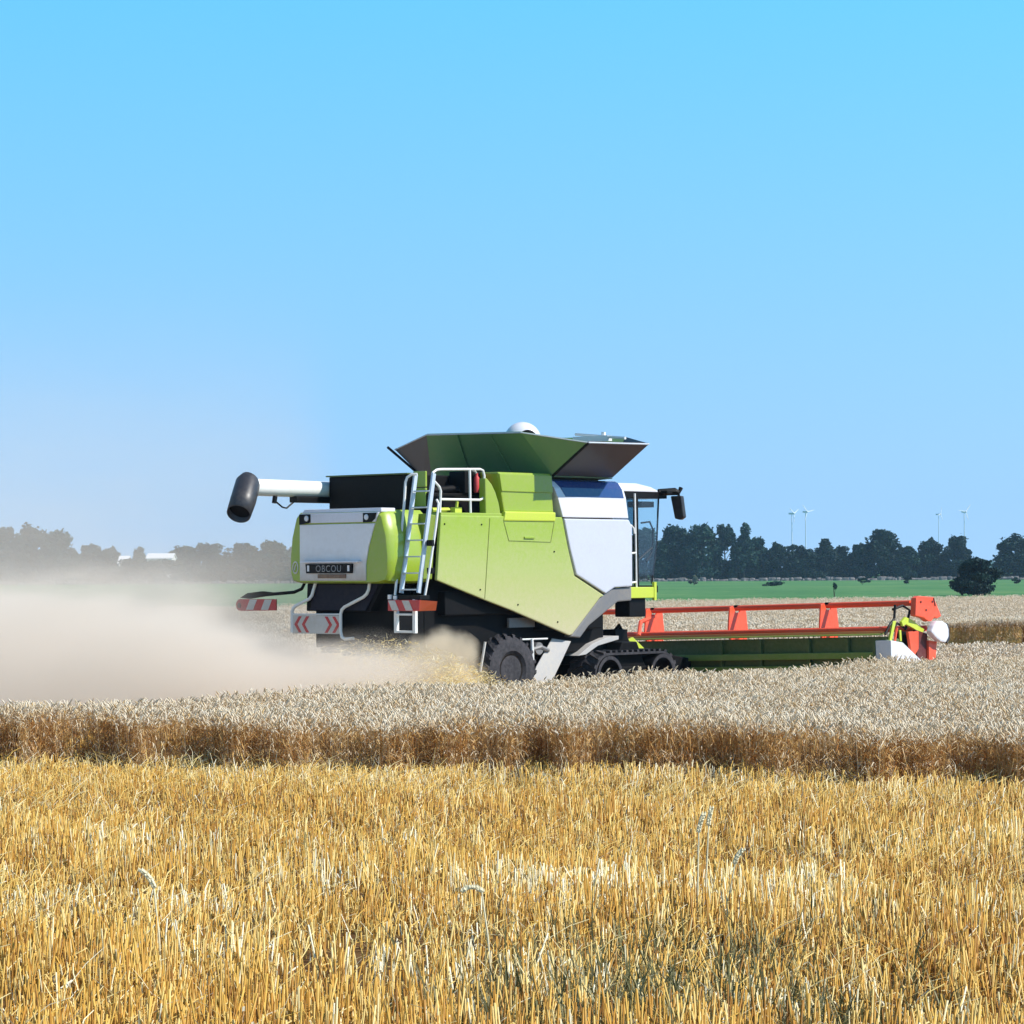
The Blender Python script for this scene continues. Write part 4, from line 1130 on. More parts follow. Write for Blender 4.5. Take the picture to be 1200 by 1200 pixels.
# end panels and crop dividers
for s in (1, -1):
    xe = 6.0 * s
    b = MB(); b.slab([(xe, 7.05, .42), (xe, 7.05, 1.1), (xe, 7.5, 1.12), (xe, 8.7, .5), (xe, 8.9, .2), (xe, 7.3, .16)], (.05 * s, 0, 0)); part(b, 'end_panel', 'shaded_green', HD, bevel=.01)
    b = MB()
    x0, x1 = 5.78 * s, 6.18 * s
    vs = [(x0, 7.02, .45), (x1, 7.02, .45), (x1, 7.02, 1.09), (x0, 7.02, 1.09),
          (5.95 * s, 7.45, 1.03), (6.2 * s, 7.45, 1.03), (6.05 * s, 8.3, .55), (6.22 * s, 8.3, .52), (6.1 * s, 9.5, .16), (6.12 * s, 9.5, .12), (6.05 * s, 8.3, .2), (6.22 * s, 8.3, .2), (5.95 * s, 7.45, .4), (6.2 * s, 7.45, .4)]
    fs = [(0, 1, 2, 3), (3, 2, 5, 4), (4, 5, 7, 6), (6, 7, 9, 8), (1, 13, 5, 2), (13, 11, 7, 5), (11, 9, 7), (0, 3, 4, 12), (12, 4, 6, 10), (10, 6, 8), (0, 12, 13, 1), (12, 10, 11, 13), (10, 8, 9, 11)]
    b.add(vs, fs); part(b, 'crop_divider', 'white', HD, bevel=.012)
    b = MB(); b.box(min(x0 - .06 * s, x0), max(x0 - .06 * s, x0), 7.0, 7.1, .45, 1.10); part(b, 'divider_edge', 'shaded_green', HD)
    # reel end shields
    b = MB(); b.side([(7.93, 1.99), (8.05, 2.03), (8.62, 2.0), (8.90, 1.58), (8.74, 1.53), (8.62, 1.56), (8.50, 1.47), (8.38, 1.47), (8.20, 1.55), (7.88, 1.60)], 6.12 * s, 6.26 * s); SH = part(b, 'reel_shield', 'red', HD, bevel=.02)
    b = MB()
    for y_, z_ in ((8.1, 1.9), (8.55, 1.9), (8.3, 1.72)): b.tube([(6.25 * s, y_, z_), (6.275 * s, y_, z_)], .025, 8)
    b.tube([(6.26 * s, 8.6, 1.98), (6.26 * s, 8.66, 1.8)], .018, 6)
    part(b, 'shield_bolt', 'dark_red', SH)
    b = MB(); b.side([(7.72, 1.26), (8.12, 1.26), (8.10, .88), (7.92, .72), (7.82, .78)], 6.10 * s, 6.17 * s); part(b, 'lower_shield', 'red', HD, bevel=.012)
    b = MB(); b.side([(8.06, 1.30), (8.52, 1.2), (8.50, .64), (8.10, .66)], 6.06 * s, 6.13 * s); part(b, 'shield_backing', 'dark_red', HD, bevel=.01)
    b = MB(); b.side([(8.48, 1.06), (8.80, 1.02), (8.72, .62), (8.46, .62)], 6.11 * s, 6.19 * s); part(b, 'lower_shield', 'red', HD, bevel=.012)
    b = MB()
    cap = [(8.33, 1.24), (8.44, 1.38), (8.57, 1.48), (8.80, 1.47), (8.97, 1.40), (9.03, 1.28), (9.03, 1.12), (8.90, .99), (8.70, 1.02), (8.50, 1.12)]
    b.side(cap, 6.20 * s, 6.36 * s); EC_ = part(b, 'end_cap', 'white', HD, bevel=.04)
    b = MB(); b.side([(9.0, 1.42), (9.08, 1.30), (9.08, 1.08), (8.97, .98), (8.97, 1.1), (9.0, 1.3)], 6.16 * s, 6.34 * s); part(b, 'cap_rim', 'mirror', EC_)
    b = MB(); b.side([(7.55, 1.48), (7.72, 1.58), (7.95, 1.52), (8.1, 1.45), (8.42, 1.30), (8.36, 1.18), (8.0, 1.33), (7.72, 1.42), (7.6, 1.38)], 6.05 * s, 6.12 * s)
    b.side([(7.12, 1.02), (7.2, 1.02), (7.42, 1.50), (7.30, 1.50)], 6.02 * s, 6.07 * s)
    b.side([(7.55, 1.06), (7.61, 1.06), (7.60, 1.3), (7.53, 1.3)], 6.02 * s, 6.07 * s)
    part(b, 'reel_arm', 'yellow_green', HD, bevel=.01)
    b = MB()
    b.tube([(6.02 * s, 7.05, 1.22), (6.03 * s, 7.2, 1.4), (6.03 * s, 7.4, 1.55), (6.03 * s, 7.45, 1.85)], .03, 6)
    b.tube([(6.0 * s, 7.15, 1.05), (6.03 * s, 7.3, 1.3), (6.04 * s, 7.5, 1.45), (6.04 * s, 7.75, 1.35)], .025, 6)
    b.tube([(6.0 * s, 7.4, 1.75), (6.02 * s, 7.75, 1.83), (6.04 * s, 8.0, 1.72), (6.04 * s, 7.8, 1.3)], .03, 6)
    b.side([(7.5, 1.28), (8.4, 1.24), (8.1, .9), (7.55, 1.0)], 5.98 * s, 6.04 * s)
    part(b, 'hydraulic_hose', 'black', HD)
    b = MB(); b.tube([(6.05 * s, 7.35, 1.05), (6.05 * s, 7.45, 1.35)], .03, 6); part(b, 'spring', 'red', HD)
# red arm rising at the feeder side
b = MB(); b.tube([(-1.0, 7.25, 1.3), (-1.22, 7.6, 1.62), (-1.22, 8.1, 1.75)], .05, 8); part(b, 'reel_lift_arm', 'red', HD)

# ------------------------------------------------------------------ chaff thrown out behind the machine
def to_world(v, u, z): return np.stack([MO.x + RT.x * v + FW.x * u, MO.y + RT.y * v + FW.y * u, z], 1)
def bit(rd):
    t = TP(); l = rd.uniform(.05, .20); w = rd.uniform(.006, .014)
    t.strip([(0, 0, 0), (l * .5, 0, l * rd.uniform(-.2, .2)), (l, 0, l * rd.uniform(-.6, .6))], [w, w, w * .6], (0, .8, .6), rd.uniform(.2, .5))
    return t.out()
n = 30000
u = -rng.gamma(2.2, 1.3, n) - 1.7; v = rng.normal(2.3, 1.3, n)
top = 1.25 * np.exp(-((u + 4.4) / 2.4) ** 2) + .3
z = np.abs(rng.beta(1.1, 1.7, n)) * top * np.exp(-((v - 2.0) / 2.8) ** 2) + .05
o = scatter('flying_straw', to_world(v, u, z), rng.uniform(0, 6.28, n), rng.uniform(.35, .9, (n, 1)) * np.ones((1, 3)), np.zeros((n, 2)), rng.uniform(.35, 1, n), rows(12, bit), M['stubble'], 9)
tag(o, 'golden chopped straw spraying from the rear of the harvester', 'straw', kind='stuff')

# ------------------------------------------------------------------ trees, bushes, wall, farm, turbines
def leaf_mat(name, a, b_, c_):
    m, nt, out = new_mat(name)
    n = noise(nt, .35, 4.0)
    at = nt.nodes.new('ShaderNodeAttribute'); at.attribute_name = 'tone'
    mx = nt.nodes.new('ShaderNodeMix'); mx.data_type = 'FLOAT'; mx.inputs[0].default_value = .5
    nt.links.new(n.outputs[0], mx.inputs[2]); nt.links.new(at.outputs['Fac'], mx.inputs[3])
    r = ramp(nt, mx.outputs[0], [(.25, a), (.5, b_), (.8, c_)])
    d = nt.nodes.new('ShaderNodeBsdfPrincipled'); d.inputs['Roughness'].default_value = .7; d.inputs['Specular IOR Level'].default_value = .2
    nt.links.new(r.outputs[0], d.inputs['Base Color'])
    t = nt.nodes.new('ShaderNodeBsdfTranslucent'); nt.links.new(r.outputs[0], t.inputs['Color'])
    ms = nt.nodes.new('ShaderNodeMixShader'); ms.inputs[0].default_value = .15
    nt.links.new(d.outputs[0], ms.inputs[1]); nt.links.new(t.outputs[0], ms.inputs[2])
    nt.links.new(ms.outputs[0], out.inputs['Surface'])
    return m
M['leaf_dark'] = leaf_mat('dark_foliage', (.004, .018, .018), (.008, .030, .027), (.018, .050, .036))
M['leaf_mid'] = leaf_mat('blue_green_foliage', (.007, .030, .027), (.013, .047, .039), (.030, .075, .050))
M['leaf_pale'] = leaf_mat('dry_foliage', (.10, .13, .10), (.16, .19, .14), (.25, .27, .2))
M['bark'] = paint('bark', (.05, .04, .035), .9, .1)
M['stone'] = ground_mat('field_stone', [(.3, (.07, .07, .07)), (.5, (.19, .17, .17)), (.7, (.36, .32, .31))], 1.2, fine=4.0)

def crown_mesh(name, seed, w, h, z0, lumps, leaves, leaf, mat, spiky=0):
    """leaf faces gathered in uneven clumps through the crown"""
    r = np.random.default_rng(seed)
    C_, S_ = [], []
    for i in range(lumps):
        q = r.uniform(0, 6.28); t = r.uniform(0, 1) ** .8; rad = math.sqrt(r.uniform(0, 1))
        prof = (math.sin(math.pi * (0.30 + .66 * t)) ** .6) if not spiky else (1.05 - t) ** .6
        C_.append((math.cos(q) * rad * prof * w * .40, math.sin(q) * rad * prof * w * .40, z0 + t * (h - z0) * .86))
        S_.append((r.uniform(.11, .2) * w * (1 - .3 * t), r.uniform(.09, .16) * h))
    C_, S_ = np.array(C_), np.array(S_)
    k = r.integers(0, lumps, leaves)
    d = r.normal(0, 1, (leaves, 3)); d /= np.linalg.norm(d, axis=1)[:, None]
    rad = r.uniform(.35, 1.0, leaves) ** .5 * np.where(r.uniform(0, 1, leaves) < .12, r.uniform(1.0, 1.45, leaves), 1.0)
    P_ = C_[k] + d * rad[:, None] * np.stack([S_[k, 0], S_[k, 0], S_[k, 1]], 1)
    P_[:, 2] = np.maximum(P_[:, 2], .15)
    a = r.normal(0, 1, (leaves, 3)); a /= np.linalg.norm(a, axis=1)[:, None]
    b_ = np.cross(a, r.normal(0, 1, (leaves, 3))); b_ /= np.linalg.norm(b_, axis=1)[:, None]
    s = leaf * r.uniform(.6, 1.3, (leaves, 1))
    V = np.stack([P_ - a * s, P_ + b_ * s * .6, P_ + a * s, P_ - b_ * s * .6], 1).reshape(-1, 3)
    i0 = np.arange(leaves)[:, None] * 4
    T = np.concatenate([i0 + np.array([[0, 1, 2]]), i0 + np.array([[0, 2, 3]])])
    tone = np.repeat(np.clip(r.normal(.5, .18, lumps)[k] + r.normal(0, .12, leaves), 0, 1), 4)
    o = raw_mesh(name, V, T, mat, tone); me = o.data
    bpy.data.objects.remove(o)
    return me
def trunk_mesh(seed, h, r0):
    rd = random.Random(seed); b = MB()
    b.tube([(0, 0, -.1), (rd.uniform(-.2, .2), rd.uniform(-.2, .2), h * .3), (rd.uniform(-.4, .4), rd.uniform(-.4, .4), h * .75)], [r0, r0 * .7, r0 * .2], 8)
    for i in range(5):
        q = rd.uniform(0, 6.28); z = h * rd.uniform(.2, .5); l = h * rd.uniform(.15, .28)
        b.tube([(0, 0, z), (math.cos(q) * l * .5, math.sin(q) * l * .5, z + l * .5), (math.cos(q) * l, math.sin(q) * l, z + l)], [r0 * .4, r0 * .28, r0 * .08], 6)
    o = b.build('trunk', M['bark']); me = o.data; bpy.data.objects.remove(o); return me
CR = {}
for k in range(5): CR['round%d' % k] = (crown_mesh('crown', 50 + k, 1.0 * 11, 14, .8, 34 + 3 * k, 7000, .42, M['leaf_dark']), trunk_mesh(50 + k, 14, .32))
for k in range(3): CR['tall%d' % k] = (crown_mesh('crown', 70 + k, 7.5, 14, .8, 28, 5600, .40, M['leaf_mid'] if k else M['leaf_dark'], spiky=1), trunk_mesh(70 + k, 14, .28))
for k in range(3): CR['blue%d' % k] = (crown_mesh('crown', 90 + k, 10, 14, .8, 34, 6600, .42, M['leaf_mid']), trunk_mesh(90 + k, 14, .32))

F = 3200.0
def spot(px, Y): return (px - 600) / F * Y
def tree(px, top, wpx, kind, Y, label, name='tree', cat='tree', group=None):
    me, tm = CR[kind]
    h = 2.8 + (669 - (px - 600) * .00524 - top) / F * Y
    w = wpx / F * Y
    w0 = {'r': 11 * .95, 't': 7.5 * .9, 'b': 10 * .95}[kind[0]]
    e = empty(name, (spot(px, Y), Y, 0), random.uniform(0, 6.28))
    e.scale = (w * 1.22 / w0, w * 1.22 / w0, h / 13.6)
    tag(e, label, cat, group)
    for nm, m_ in (('crown', me), ('trunk', tm)):
        o = bpy.data.objects.new(nm, m_); COL.objects.link(o); o.parent = e
    return e
TREES_R = [
    (720, 622, 48, 'blue0', 715, 'blue-green tree right behind the cab side of the harvester'),
    (757, 619, 46, 'blue1', 700, 'blue-green tree seen between cab window and mirror'),
    (790, 616, 44, 'blue2', 705, 'tall blue-green tree just right of the hanging cab mirror'),
    (822, 613, 44, 'blue0', 700, 'broad blue-green tree with flat top in the dense clump right of the mirror'),
    (849, 615, 34, 'blue1', 712, 'narrow blue-green tree left of the pointed one in the dense clump'),
    (871, 613, 32, 'tall1', 700, 'pointed pale-tipped tree ending the dense clump right of the cab'),
    (887, 630, 36, 'blue2', 706, 'lower blue-green tree sloping down beside the pointed tree'),
    (909, 636, 34, 'round0', 700, 'small round dark tree left of the first pair of wind turbines'),
    (943, 640, 44, 'round1', 700, 'dark tree standing under the right turbine of the first pair'),
    (966, 632, 32, 'tall0', 702, 'dark tree with a narrow peak right of the first turbine pair'),
    (986, 640, 36, 'round2', 712, 'dark tree in the dip between peaked tree and the tallest round tree'),
    (1008, 637, 34, 'round3', 700, 'dark tree close against the left flank of the tallest round tree'),
    (1034, 620, 46, 'round4', 700, 'tallest round dark tree above the red end of the header'),
    (1060, 640, 34, 'blue1', 700, 'greyish tree filling the right flank of the tallest round tree'),
    (1090, 631, 40, 'round0', 703, 'dark round tree left of the last wind turbine'),
    (1122, 628, 38, 'round2', 700, 'dark tree with a two-lobed top right below the last wind turbine'),
    (1188, 626, 60, 'round1', 690, 'large round dark tree at the right edge of the picture'),
    (1232, 640, 50, 'round3', 700, 'dark tree beyond the right edge of the picture'),
]
for t in TREES_R: tree(*t, group='trees along the far meadow')
TREES_L = [
    (150, 655, 52, 'round2', 680, 'low dusty tree in front of the white house gable'),
    (192, 655, 58, 'blue0', 682, 'low dusty tree in front of the long white shed'),
    (-28, 622, 60, 'round2', 700, 'dark tree beyond the left edge in the dust'),
    (6, 617, 40, 'round4', 700, 'tall dusty tree at the left edge of the picture'),
    (36, 614, 54, 'round1', 705, 'highest round tree in the dust at the far left'),
    (68, 620, 46, 'blue0', 700, 'dust-veiled tree sloping down right of the highest left tree'),
    (106, 638, 42, 'round3', 720, 'low dust-veiled tree left of the white house gable'),
    (131, 641, 30, 'round0', 720, 'low dust-veiled tree just behind the white house gable'),
    (163, 640, 24, 'tall2', 720, 'small pointed tree between white house and long white shed'),
    (214, 640, 44, 'blue1', 715, 'dust-veiled tree right of the long white shed'),
    (248, 637, 46, 'round2', 712, 'grey tree in the dust left of the auger spout'),
    (284, 636, 46, 'round4', 706, 'grey tree in the dust straight below the black spout'),
    (318, 634, 46, 'blue2', 700, 'grey tree in the dust beside the rear hood of the harvester'),
    (352, 636, 46, 'round0', 706, 'dark tree hidden behind the rear hood of the harvester'),
]
for t in TREES_L: tree(*t, group='trees in the dust behind the field')

def undergrowth(x0, x1, Y, label, seed):
    r = np.random.default_rng(seed); n = int((x1 - x0) * 260)
    x = r.uniform(x0, x1, n)
    h = 7.2 + 1.6 * np.sin(x * .21) + 1.1 * np.sin(x * .53 + 1) + .7 * np.sin(x * 1.3)
    P_ = np.stack([x, Y + r.uniform(-2, 2, n), h * r.uniform(0, 1, n) ** .8], 1)
    a = r.normal(0, 1, (n, 3)); a /= np.linalg.norm(a, axis=1)[:, None]
    b_ = np.cross(a, r.normal(0, 1, (n, 3))); b_ /= np.linalg.norm(b_, axis=1)[:, None]
    s_ = .42 * r.uniform(.6, 1.3, (n, 1))
    V = np.stack([P_ - a * s_, P_ + b_ * s_ * .6, P_ + a * s_, P_ - b_ * s_ * .6], 1).reshape(-1, 3); V[:, 2] = np.maximum(V[:, 2], .03)
    i0 = np.arange(n)[:, None] * 4
    T = np.concatenate([i0 + np.array([[0, 1, 2]]), i0 + np.array([[0, 2, 3]])])
    o = raw_mesh('undergrowth', V, T, M['leaf_dark'], np.repeat(np.clip(.5 + .25 * np.sin(x * .37) + r.normal(0, .15, n), 0, 1), 4))
    tag(o, label, 'undergrowth', kind='stuff')
undergrowth(24, 119, 709, 'dark undergrowth filling the foot of the tree line right of the harvester', 5)
undergrowth(-150, -48, 712, 'grey undergrowth at the foot of the dusty trees on the left', 6)
# dark bush standing alone on the meadow
def shrub(name, px, basey, wpx, hpx, label, mat, seed, lumps=16, leaves=5000, leaf=.12, cat='bush', group=None):
    Y = 2.8 * F / (basey - (669 - (px - 600) * .00524))
    w, h = wpx / F * Y, hpx / F * Y
    e = empty(name, (spot(px, Y), Y, 0)); tag(e, label, cat, group)
    me = crown_mesh('crown', seed, w * 1.15, h, h * .12, lumps, leaves, leaf, mat)
    o = bpy.data.objects.new('crown', me); COL.objects.link(o); o.parent = e
    b = MB()
    for k in range(4):
        q = k * 1.7 + seed; b.tube([(0, 0, -.05), (math.cos(q) * w * .12, math.sin(q) * w * .12, h * .35), (math.cos(q) * w * .25, math.sin(q) * w * .25, h * .7)], [h * .02, h * .014, h * .005], 6)
    o = b.build('trunk', M['bark'], e)
    return e
shrub('bush', 1146, 698, 66, 45, 'large dark bush standing alone on the meadow at the right', M['leaf_dark'], 201, 26, 11000, .20)
shrub('bush', 813, 686, 13, 12, 'small pale round bush at the wall below the tree clump', M['leaf_pale'], 203, 8, 900, .16, group='bushes along the field wall')
shrub('bush', 1191, 684, 12, 7, 'little dark bush at the wall by the right edge', M['leaf_mid'], 204, 8, 900, .16, group='bushes along the field wall')
shrub('bush', 903, 687, 26, 7, 'flat dark bush in front of the wall left of the turbines', M['leaf_mid'], 205, 10, 1200, .16, group='bushes along the field wall')
shrub('bush', 1010, 685, 20, 8, 'dark hump of a bush at the wall left of the tallest tree foot', M['leaf_mid'], 206, 8, 1000, .16, group='bushes along the field wall')
shrub('bush', 1064, 684, 12, 9, 'narrow dark bush at the wall right below the tallest tree', M['leaf_dark'], 207, 8, 900, .16, group='bushes along the field wall')
shrub('sapling', 977, 700, 7, 18, 'thin bare sapling standing in the green meadow', M['leaf_mid'], 208, 7, 160, .12, cat='sapling')

# low rubble wall along the foot of the trees
def wall(x0, x1, Y, label, seed):
    rd = random.Random(seed); b = MB(); x = x0
    while x < x1:
        w = rd.uniform(.7, 2.6); h = rd.uniform(.35, .95)
        for lay in range(2):
            z0 = lay * h * .5; zz = h * (.5 + .5 * lay); dx = rd.uniform(-.1, .1)
            pts = []
            n = 7
            for k in range(n):
                q = 2 * math.pi * k / n + rd.uniform(-.2, .2)
                pts.append((x + w / 2 + dx + math.cos(q) * w * .56, Y + .04 * (x - x0) * 0 + math.sin(q) * .5 * rd.uniform(.8, 1.2)))
            vs = [(px, py, max(0, z0 - .05)) for px, py in pts] + [(x + w / 2 + (px - x - w / 2) * .8, Y + (py - Y) * .75, zz + rd.uniform(-.1, .1)) for px, py in pts]
            b.add(vs, [tuple(range(n - 1, -1, -1)), tuple(range(n, 2 * n))] + [(i, (i + 1) % n, n + (i + 1) % n, n + i) for i in range(n)])
        x += w * rd.uniform(.6, 1.0)
    o = b.build('stone_wall', M['stone']); tag(o, label, 'wall')
wall(12, 150, 672, 'low pale rubble wall at the foot of the trees right of the harvester', 3)
wall(-150, -50, 668, 'low pale rubble wall in the dust left of the harvester', 4)

# white farm buildings far off on the left
M['roof_white'] = paint('pale_roof', (.80, .80, .82), .5, .05)
M['wall_white'] = paint('white_render', (.75, .74, .72), .7, .05)
def building(name, px, Y, w, d, hw, hr, label, cat, rz=0.0):
    e = empty(name, (spot(px, Y), Y, 0), rz); tag(e, label, cat)
    b = MB(); b.slab([(-w / 2, -d / 2, 0), (-w / 2, d / 2, 0), (-w / 2, d / 2, hw), (-w / 2, 0, hr), (-w / 2, -d / 2, hw)], (w, 0, 0)); b.build('wall', M['wall_white'], e)
    b = MB()
    for s in (-1, 1):
        b.slab([(-w / 2 - .3, s * (d / 2 + .4), hw - .25), (-w / 2 - .3, 0, hr + .05), (w / 2 + .3, 0, hr + .05), (w / 2 + .3, s * (d / 2 + .4), hw - .25)], (0, 0, .12))
    b.build('roof', M['roof_white'], e)
    b = MB()
    for k in range(max(1, int(w / 3))): x = -w / 2 + 1.5 + k * 3; b.box(x - .4, x + .4, -d / 2 - .03, -d / 2 + .02, 1, 2.2)
    b.build('window', M['black'], e)
building('farmhouse', 146, 695, 2.2, 7, 5.4, 7.0, 'small white house gable showing through the dust left of the harvester', 'house')
building('farm_shed', 189, 700, 6.4, 9, 6.6, 7.6, 'long white shed roof showing through the dust left of the harvester', 'shed')

# wind turbines
M['turbine'] = paint('turbine_hazed', (.62, .68, .76), .5, .0)  # white greyed towards blue, so distance haze is painted into the turbines
def turbine(px, huby, Y, ang, label, rz):
    hub = 2.8 + (669 - (px - 600) * .00524 - huby) / F * Y
    e = empty('wind_turbine', (spot(px, Y), Y, 0), rz); tag(e, label, 'wind turbine', 'wind turbines on the horizon')
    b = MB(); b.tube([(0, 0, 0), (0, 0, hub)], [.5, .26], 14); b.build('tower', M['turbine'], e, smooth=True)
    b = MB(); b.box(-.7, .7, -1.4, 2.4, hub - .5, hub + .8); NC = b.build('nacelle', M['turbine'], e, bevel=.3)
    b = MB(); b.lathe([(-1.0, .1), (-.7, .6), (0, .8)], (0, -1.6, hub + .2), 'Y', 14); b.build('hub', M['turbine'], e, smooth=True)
    for k in range(3):
        q = ang + k * 2.094
        b = MB(); c, s = math.cos(q), math.sin(q)
        L = 6.5
        pr = [(-.2, .6), (-.45, 1.8), (-.3, 4.8), (-.05, L), (.05, L), (.2, 4.8), (.3, 1.8), (.2, .6)]
        b.slab([(r_ * c - o_ * s, -2.0, hub + .2 + r_ * s + o_ * c) for o_, r_ in pr], (0, .22, 0))
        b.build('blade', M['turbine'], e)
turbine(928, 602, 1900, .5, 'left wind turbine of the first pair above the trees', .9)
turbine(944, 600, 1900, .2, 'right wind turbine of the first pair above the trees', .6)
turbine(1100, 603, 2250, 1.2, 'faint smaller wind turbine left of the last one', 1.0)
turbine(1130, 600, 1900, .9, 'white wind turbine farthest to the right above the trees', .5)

# single surviving wheat stalks standing in the stubble
rd_ = lambda: random.uniform(-1, 1)
def stalk(px, y_top, y_base, label, lean, dark=False, droop=.8, ear=True):
    Y = 2.8 * F / (y_base - 669 + (px - 600) * .00524)
    h = (y_base - y_top) / F * Y
    e = empty('wheat_stalk', (spot(px, Y), Y, 0), 0); tag(e, label, 'wheat stalk')
    t = TP(); r_ = random.Random(px)
    p = [(0, 0, 0), (lean * .35 * h, 0, h * .5), (lean * h, 0, h)]
    b = MB(); b.tube(p, [.009, .008, .006], 6); m = M['pale_stalk']
    b.build('stem', m, e)
    if ear:
        pth = ear_path(r_, p[2], droop); pth = [tuple(q) for q in pth]
        L = 1.0 if dark else 1.45
        pth = [tuple(np.array(p[2]) + (np.array(q) - np.array(p[2])) * L) for q in pth]
        b = MB()
        for i in range(15):
            t0 = i / 15; k = min(2, int(t0 * 3)); q0 = np.array(pth[k]) + (np.array(pth[k + 1]) - np.array(pth[k])) * (t0 * 3 - k)
            for sx in (-1, 1):
                b.tube([q0, q0 + np.array([sx * .010, rd_() * .006, .012]), q0 + np.array([sx * .012, 0, .030])], [.006, .010, .002], 6)
        b.build('ear', m, e)
M['pale_stalk'] = paint('pale_dry_stalk', (.80, .72, .48), .7, .1)
stalk(823, 967, 1090, 'pale wheat stalk with upright ear, right one of the close pair in the foreground', .04, droop=.2)
stalk(814, 975, 1095, 'pale wheat stalk with upright ear, left one of the close pair in the foreground', .02, droop=.3)
stalk(846, 1012, 1100, 'pale wheat stalk leaning right, just beside the close pair of ears in the foreground', .14, droop=.6)
stalk(188, 1040, 1150, 'slanted wheat stalk with ear bent left in the left foreground', -.08, droop=-.7)
stalk(573, 1045, 1150, 'pale nodding wheat ear bent left in the middle foreground', -.10, droop=-1.6)

# ------------------------------------------------------------------ air
def volume_mat(name):
    m = bpy.data.materials.new(name); m.use_nodes = True
    nt = m.node_tree; nt.nodes.clear()
    out = nt.nodes.new('ShaderNodeOutputMaterial'); p = nt.nodes.new('ShaderNodeVolumePrincipled')
    nt.links.new(p.outputs[0], out.inputs['Volume'])
    return m, nt, p
HAZE = 0.00012
hm, nt, p = volume_mat('haze_air')
p.inputs['Color'].default_value = (.44, .68, .96, 1); p.inputs['Density'].default_value = HAZE
b = MB(); b.box(-1600, 1600, -300, 3000, -1, 75); o = b.build('haze', hm); tag(o, kind='stuff')

def math_node(nt, op, a, b=None, c=None, clamp=False):
    n = nt.nodes.new('ShaderNodeMath'); n.operation = op; n.use_clamp = clamp
    for i, x in enumerate((a, b, c)):
        if x is None: continue
        if isinstance(x, (int, float)): n.inputs[i].default_value = x
        else: nt.links.new(x, n.inputs[i])
    return n.outputs[0]
def sstep(nt, x, a, b):
    n = nt.nodes.new('ShaderNodeMapRange'); n.interpolation_type = 'SMOOTHSTEP'; n.clamp = True
    n.inputs[1].default_value = a; n.inputs[2].default_value = b
    nt.links.new(x, n.inputs[0]); return n.outputs[0]

dm, nt, p = volume_mat('harvest_dust')
p.inputs['Color'].default_value = (.965, .870, .765, 1); p.inputs['Anisotropy'].default_value = -.1
tc = nt.nodes.new('ShaderNodeTexCoord'); sx = nt.nodes.new('ShaderNodeSeparateXYZ'); nt.links.new(tc.outputs['Object'], sx.inputs[0])
v_, u_, w_ = sx.outputs[0], sx.outputs[1], sx.outputs[2]
nz = nt.nodes.new('ShaderNodeTexNoise'); nz.inputs['Scale'].default_value = .50; nz.inputs['Detail'].default_value = 5; nz.inputs['Roughness'].default_value = .6; nz.inputs['Distortion'].default_value = .4
mpn = nt.nodes.new('ShaderNodeMapping'); mpn.inputs['Scale'].default_value = (1.0, .22, .9); mpn.inputs['Rotation'].default_value = (0, 0, -TH)
nt.links.new(tc.outputs['Object'], mpn.inputs[0]); nt.links.new(mpn.outputs[0], nz.inputs['Vector'])
t_ = math_node(nt, 'MULTIPLY_ADD', u_, -1.0, -1.2)                      # metres behind the chopper
tp = math_node(nt, 'MAXIMUM', t_, 0.0)
# downwind (to the left of the track) the cloud towers up, beside the machine it stays low
lx = math_node(nt, 'ADD', math_node(nt, 'MULTIPLY', v_, RT.x), math_node(nt, 'MULTIPLY', u_, FW.x))
left = sstep(nt, lx, -2.7, -5.8)
nn = sstep(nt, nz.outputs[0], .38, .62)
H_ = math_node(nt, 'MULTIPLY_ADD', left, 1.15, 1.30)
lift = math_node(nt, 'MULTIPLY', math_node(nt, 'SUBTRACT', 1.0, math_node(nt, 'DIVIDE', w_, H_)), .40)
e1 = sstep(nt, math_node(nt, 'ADD', nz.outputs[0], lift), .50, .72)          # billowing upper edge
veil = sstep(nt, lx, -2.4, -3.9)
far = math_node(nt, 'MULTIPLY', math_node(nt, 'EXPONENT', math_node(nt, 'MULTIPLY', w_, -.27)), math_node(nt, 'MULTIPLY', math_node(nt, 'MULTIPLY', veil, sstep(nt, v_, -1.7, -3.6)), .125))
body = math_node(nt, 'MULTIPLY', e1, math_node(nt, 'MULTIPLY_ADD', nn, 1.0, .22))
body = math_node(nt, 'MULTIPLY', body, sstep(nt, lx, .1, -1.6))
body = math_node(nt, 'MULTIPLY', body, sstep(nt, t_, -1.2, 1.2))
body = math_node(nt, 'MULTIPLY', body, sstep(nt, v_, 6.0, 3.0))
body = math_node(nt, 'MULTIPLY', body, sstep(nt, v_, -17.0, -9.0))
body = math_node(nt, 'MULTIPLY', body, sstep(nt, w_, 10.8, 4.0))
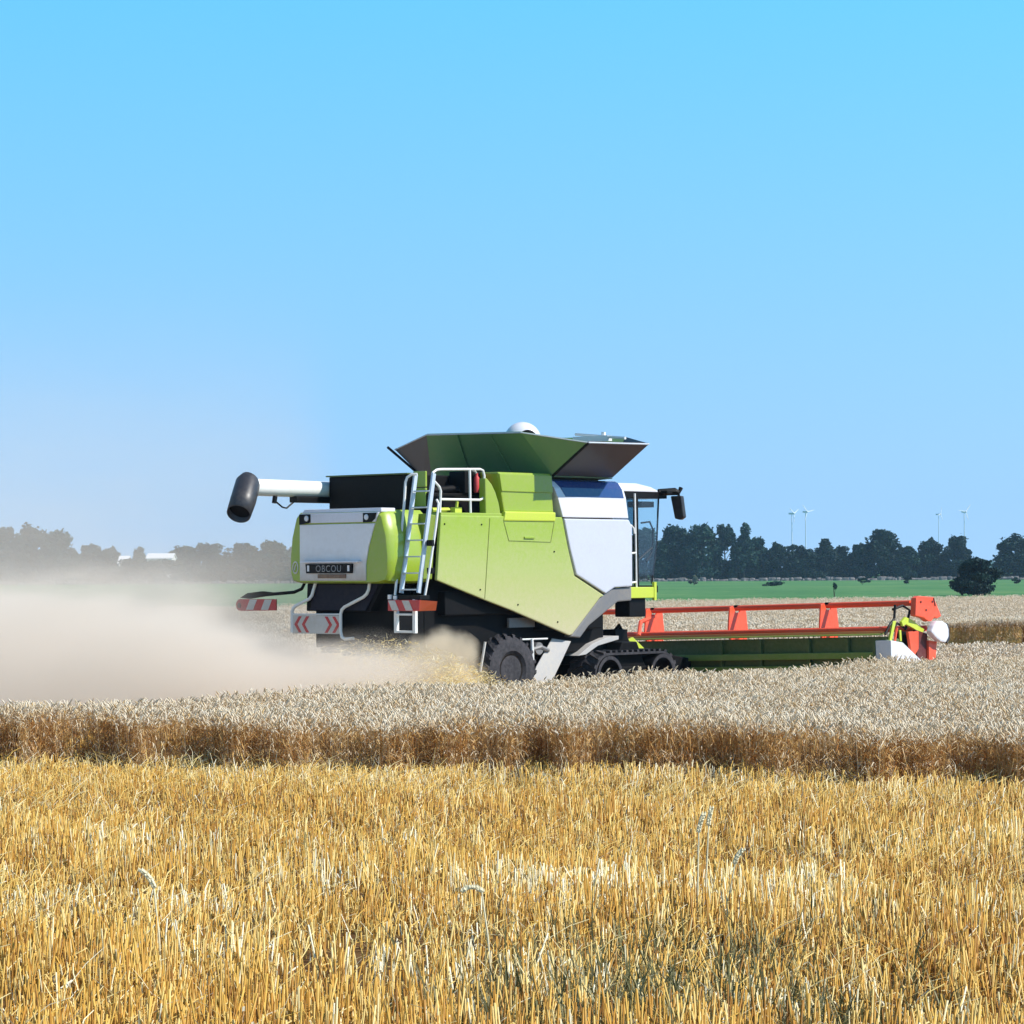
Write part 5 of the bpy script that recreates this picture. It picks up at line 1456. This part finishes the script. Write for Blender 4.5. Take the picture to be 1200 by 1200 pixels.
# one plume standing up out of the cloud
cv = math_node(nt, 'POWER', math_node(nt, 'ADD', v_, -1.0), 2.0); cu = math_node(nt, 'POWER', math_node(nt, 'ADD', u_, 9.2), 2.0)
col_ = math_node(nt, 'EXPONENT', math_node(nt, 'MULTIPLY', math_node(nt, 'ADD', cv, cu), -1.0))
col_ = math_node(nt, 'MULTIPLY', math_node(nt, 'MULTIPLY', col_, sstep(nt, w_, 3.4, .8)), math_node(nt, 'MULTIPLY_ADD', nn, 1.6, .35))
body = math_node(nt, 'ADD', body, col_)
far = math_node(nt, 'MULTIPLY', far, math_node(nt, 'MULTIPLY_ADD', nn, 1.1, .45))
far = math_node(nt, 'MULTIPLY', math_node(nt, 'MULTIPLY', far, sstep(nt, u_, 6.0, 1.5)), math_node(nt, 'MULTIPLY', sstep(nt, w_, 10.8, 4.0), sstep(nt, v_, -17.0, -9.0)))
dens = math_node(nt, 'ADD', body, far)
nt.links.new(dens, p.inputs['Density'])
b = MB(); b.box(-17, 6.1, -22, 6.0, .03, 11.0); o = b.build('dust_cloud', dm); o.location = MO; o.rotation_euler = (0, 0, -TH)
tag(o, 'wide beige dust cloud drifting left behind the harvester', 'dust', kind='stuff')

# dense puff whirling up beside the rear wheel
pm, nt, p = volume_mat('chaff_puff')
p.inputs['Color'].default_value = (.93, .82, .66, 1)
tc = nt.nodes.new('ShaderNodeTexCoord'); nz = nt.nodes.new('ShaderNodeTexNoise'); nz.inputs['Scale'].default_value = 2.2; nz.inputs['Detail'].default_value = 5
nt.links.new(tc.outputs['Object'], nz.inputs['Vector'])
ln = nt.nodes.new('ShaderNodeVectorMath'); ln.operation = 'LENGTH'; nt.links.new(tc.outputs['Object'], ln.inputs[0])
f_ = math_node(nt, 'SUBTRACT', 1.0, math_node(nt, 'ADD', ln.outputs['Value'], math_node(nt, 'MULTIPLY_ADD', nz.outputs[0], 1.1, -.55)))
dens = math_node(nt, 'MULTIPLY', sstep(nt, f_, 0.0, .85), 3.6)
nt.links.new(dens, p.inputs['Density'])
bm = bmesh.new(); bmesh.ops.create_icosphere(bm, subdivisions=3, radius=1.0); me = bpy.data.meshes.new('chaff_puff'); bm.to_mesh(me); bm.free(); me.materials.append(pm)
o = bpy.data.objects.new('chaff_puff', me); COL.objects.link(o)
q = to_world(np.array([2.2]), np.array([-2.85]), np.array([.80]))[0]; o.location = q; o.scale = (1.0, 1.25, .98)
tag(o, 'small dense puff of chaff beside the rear wheel', 'dust', kind='stuff')
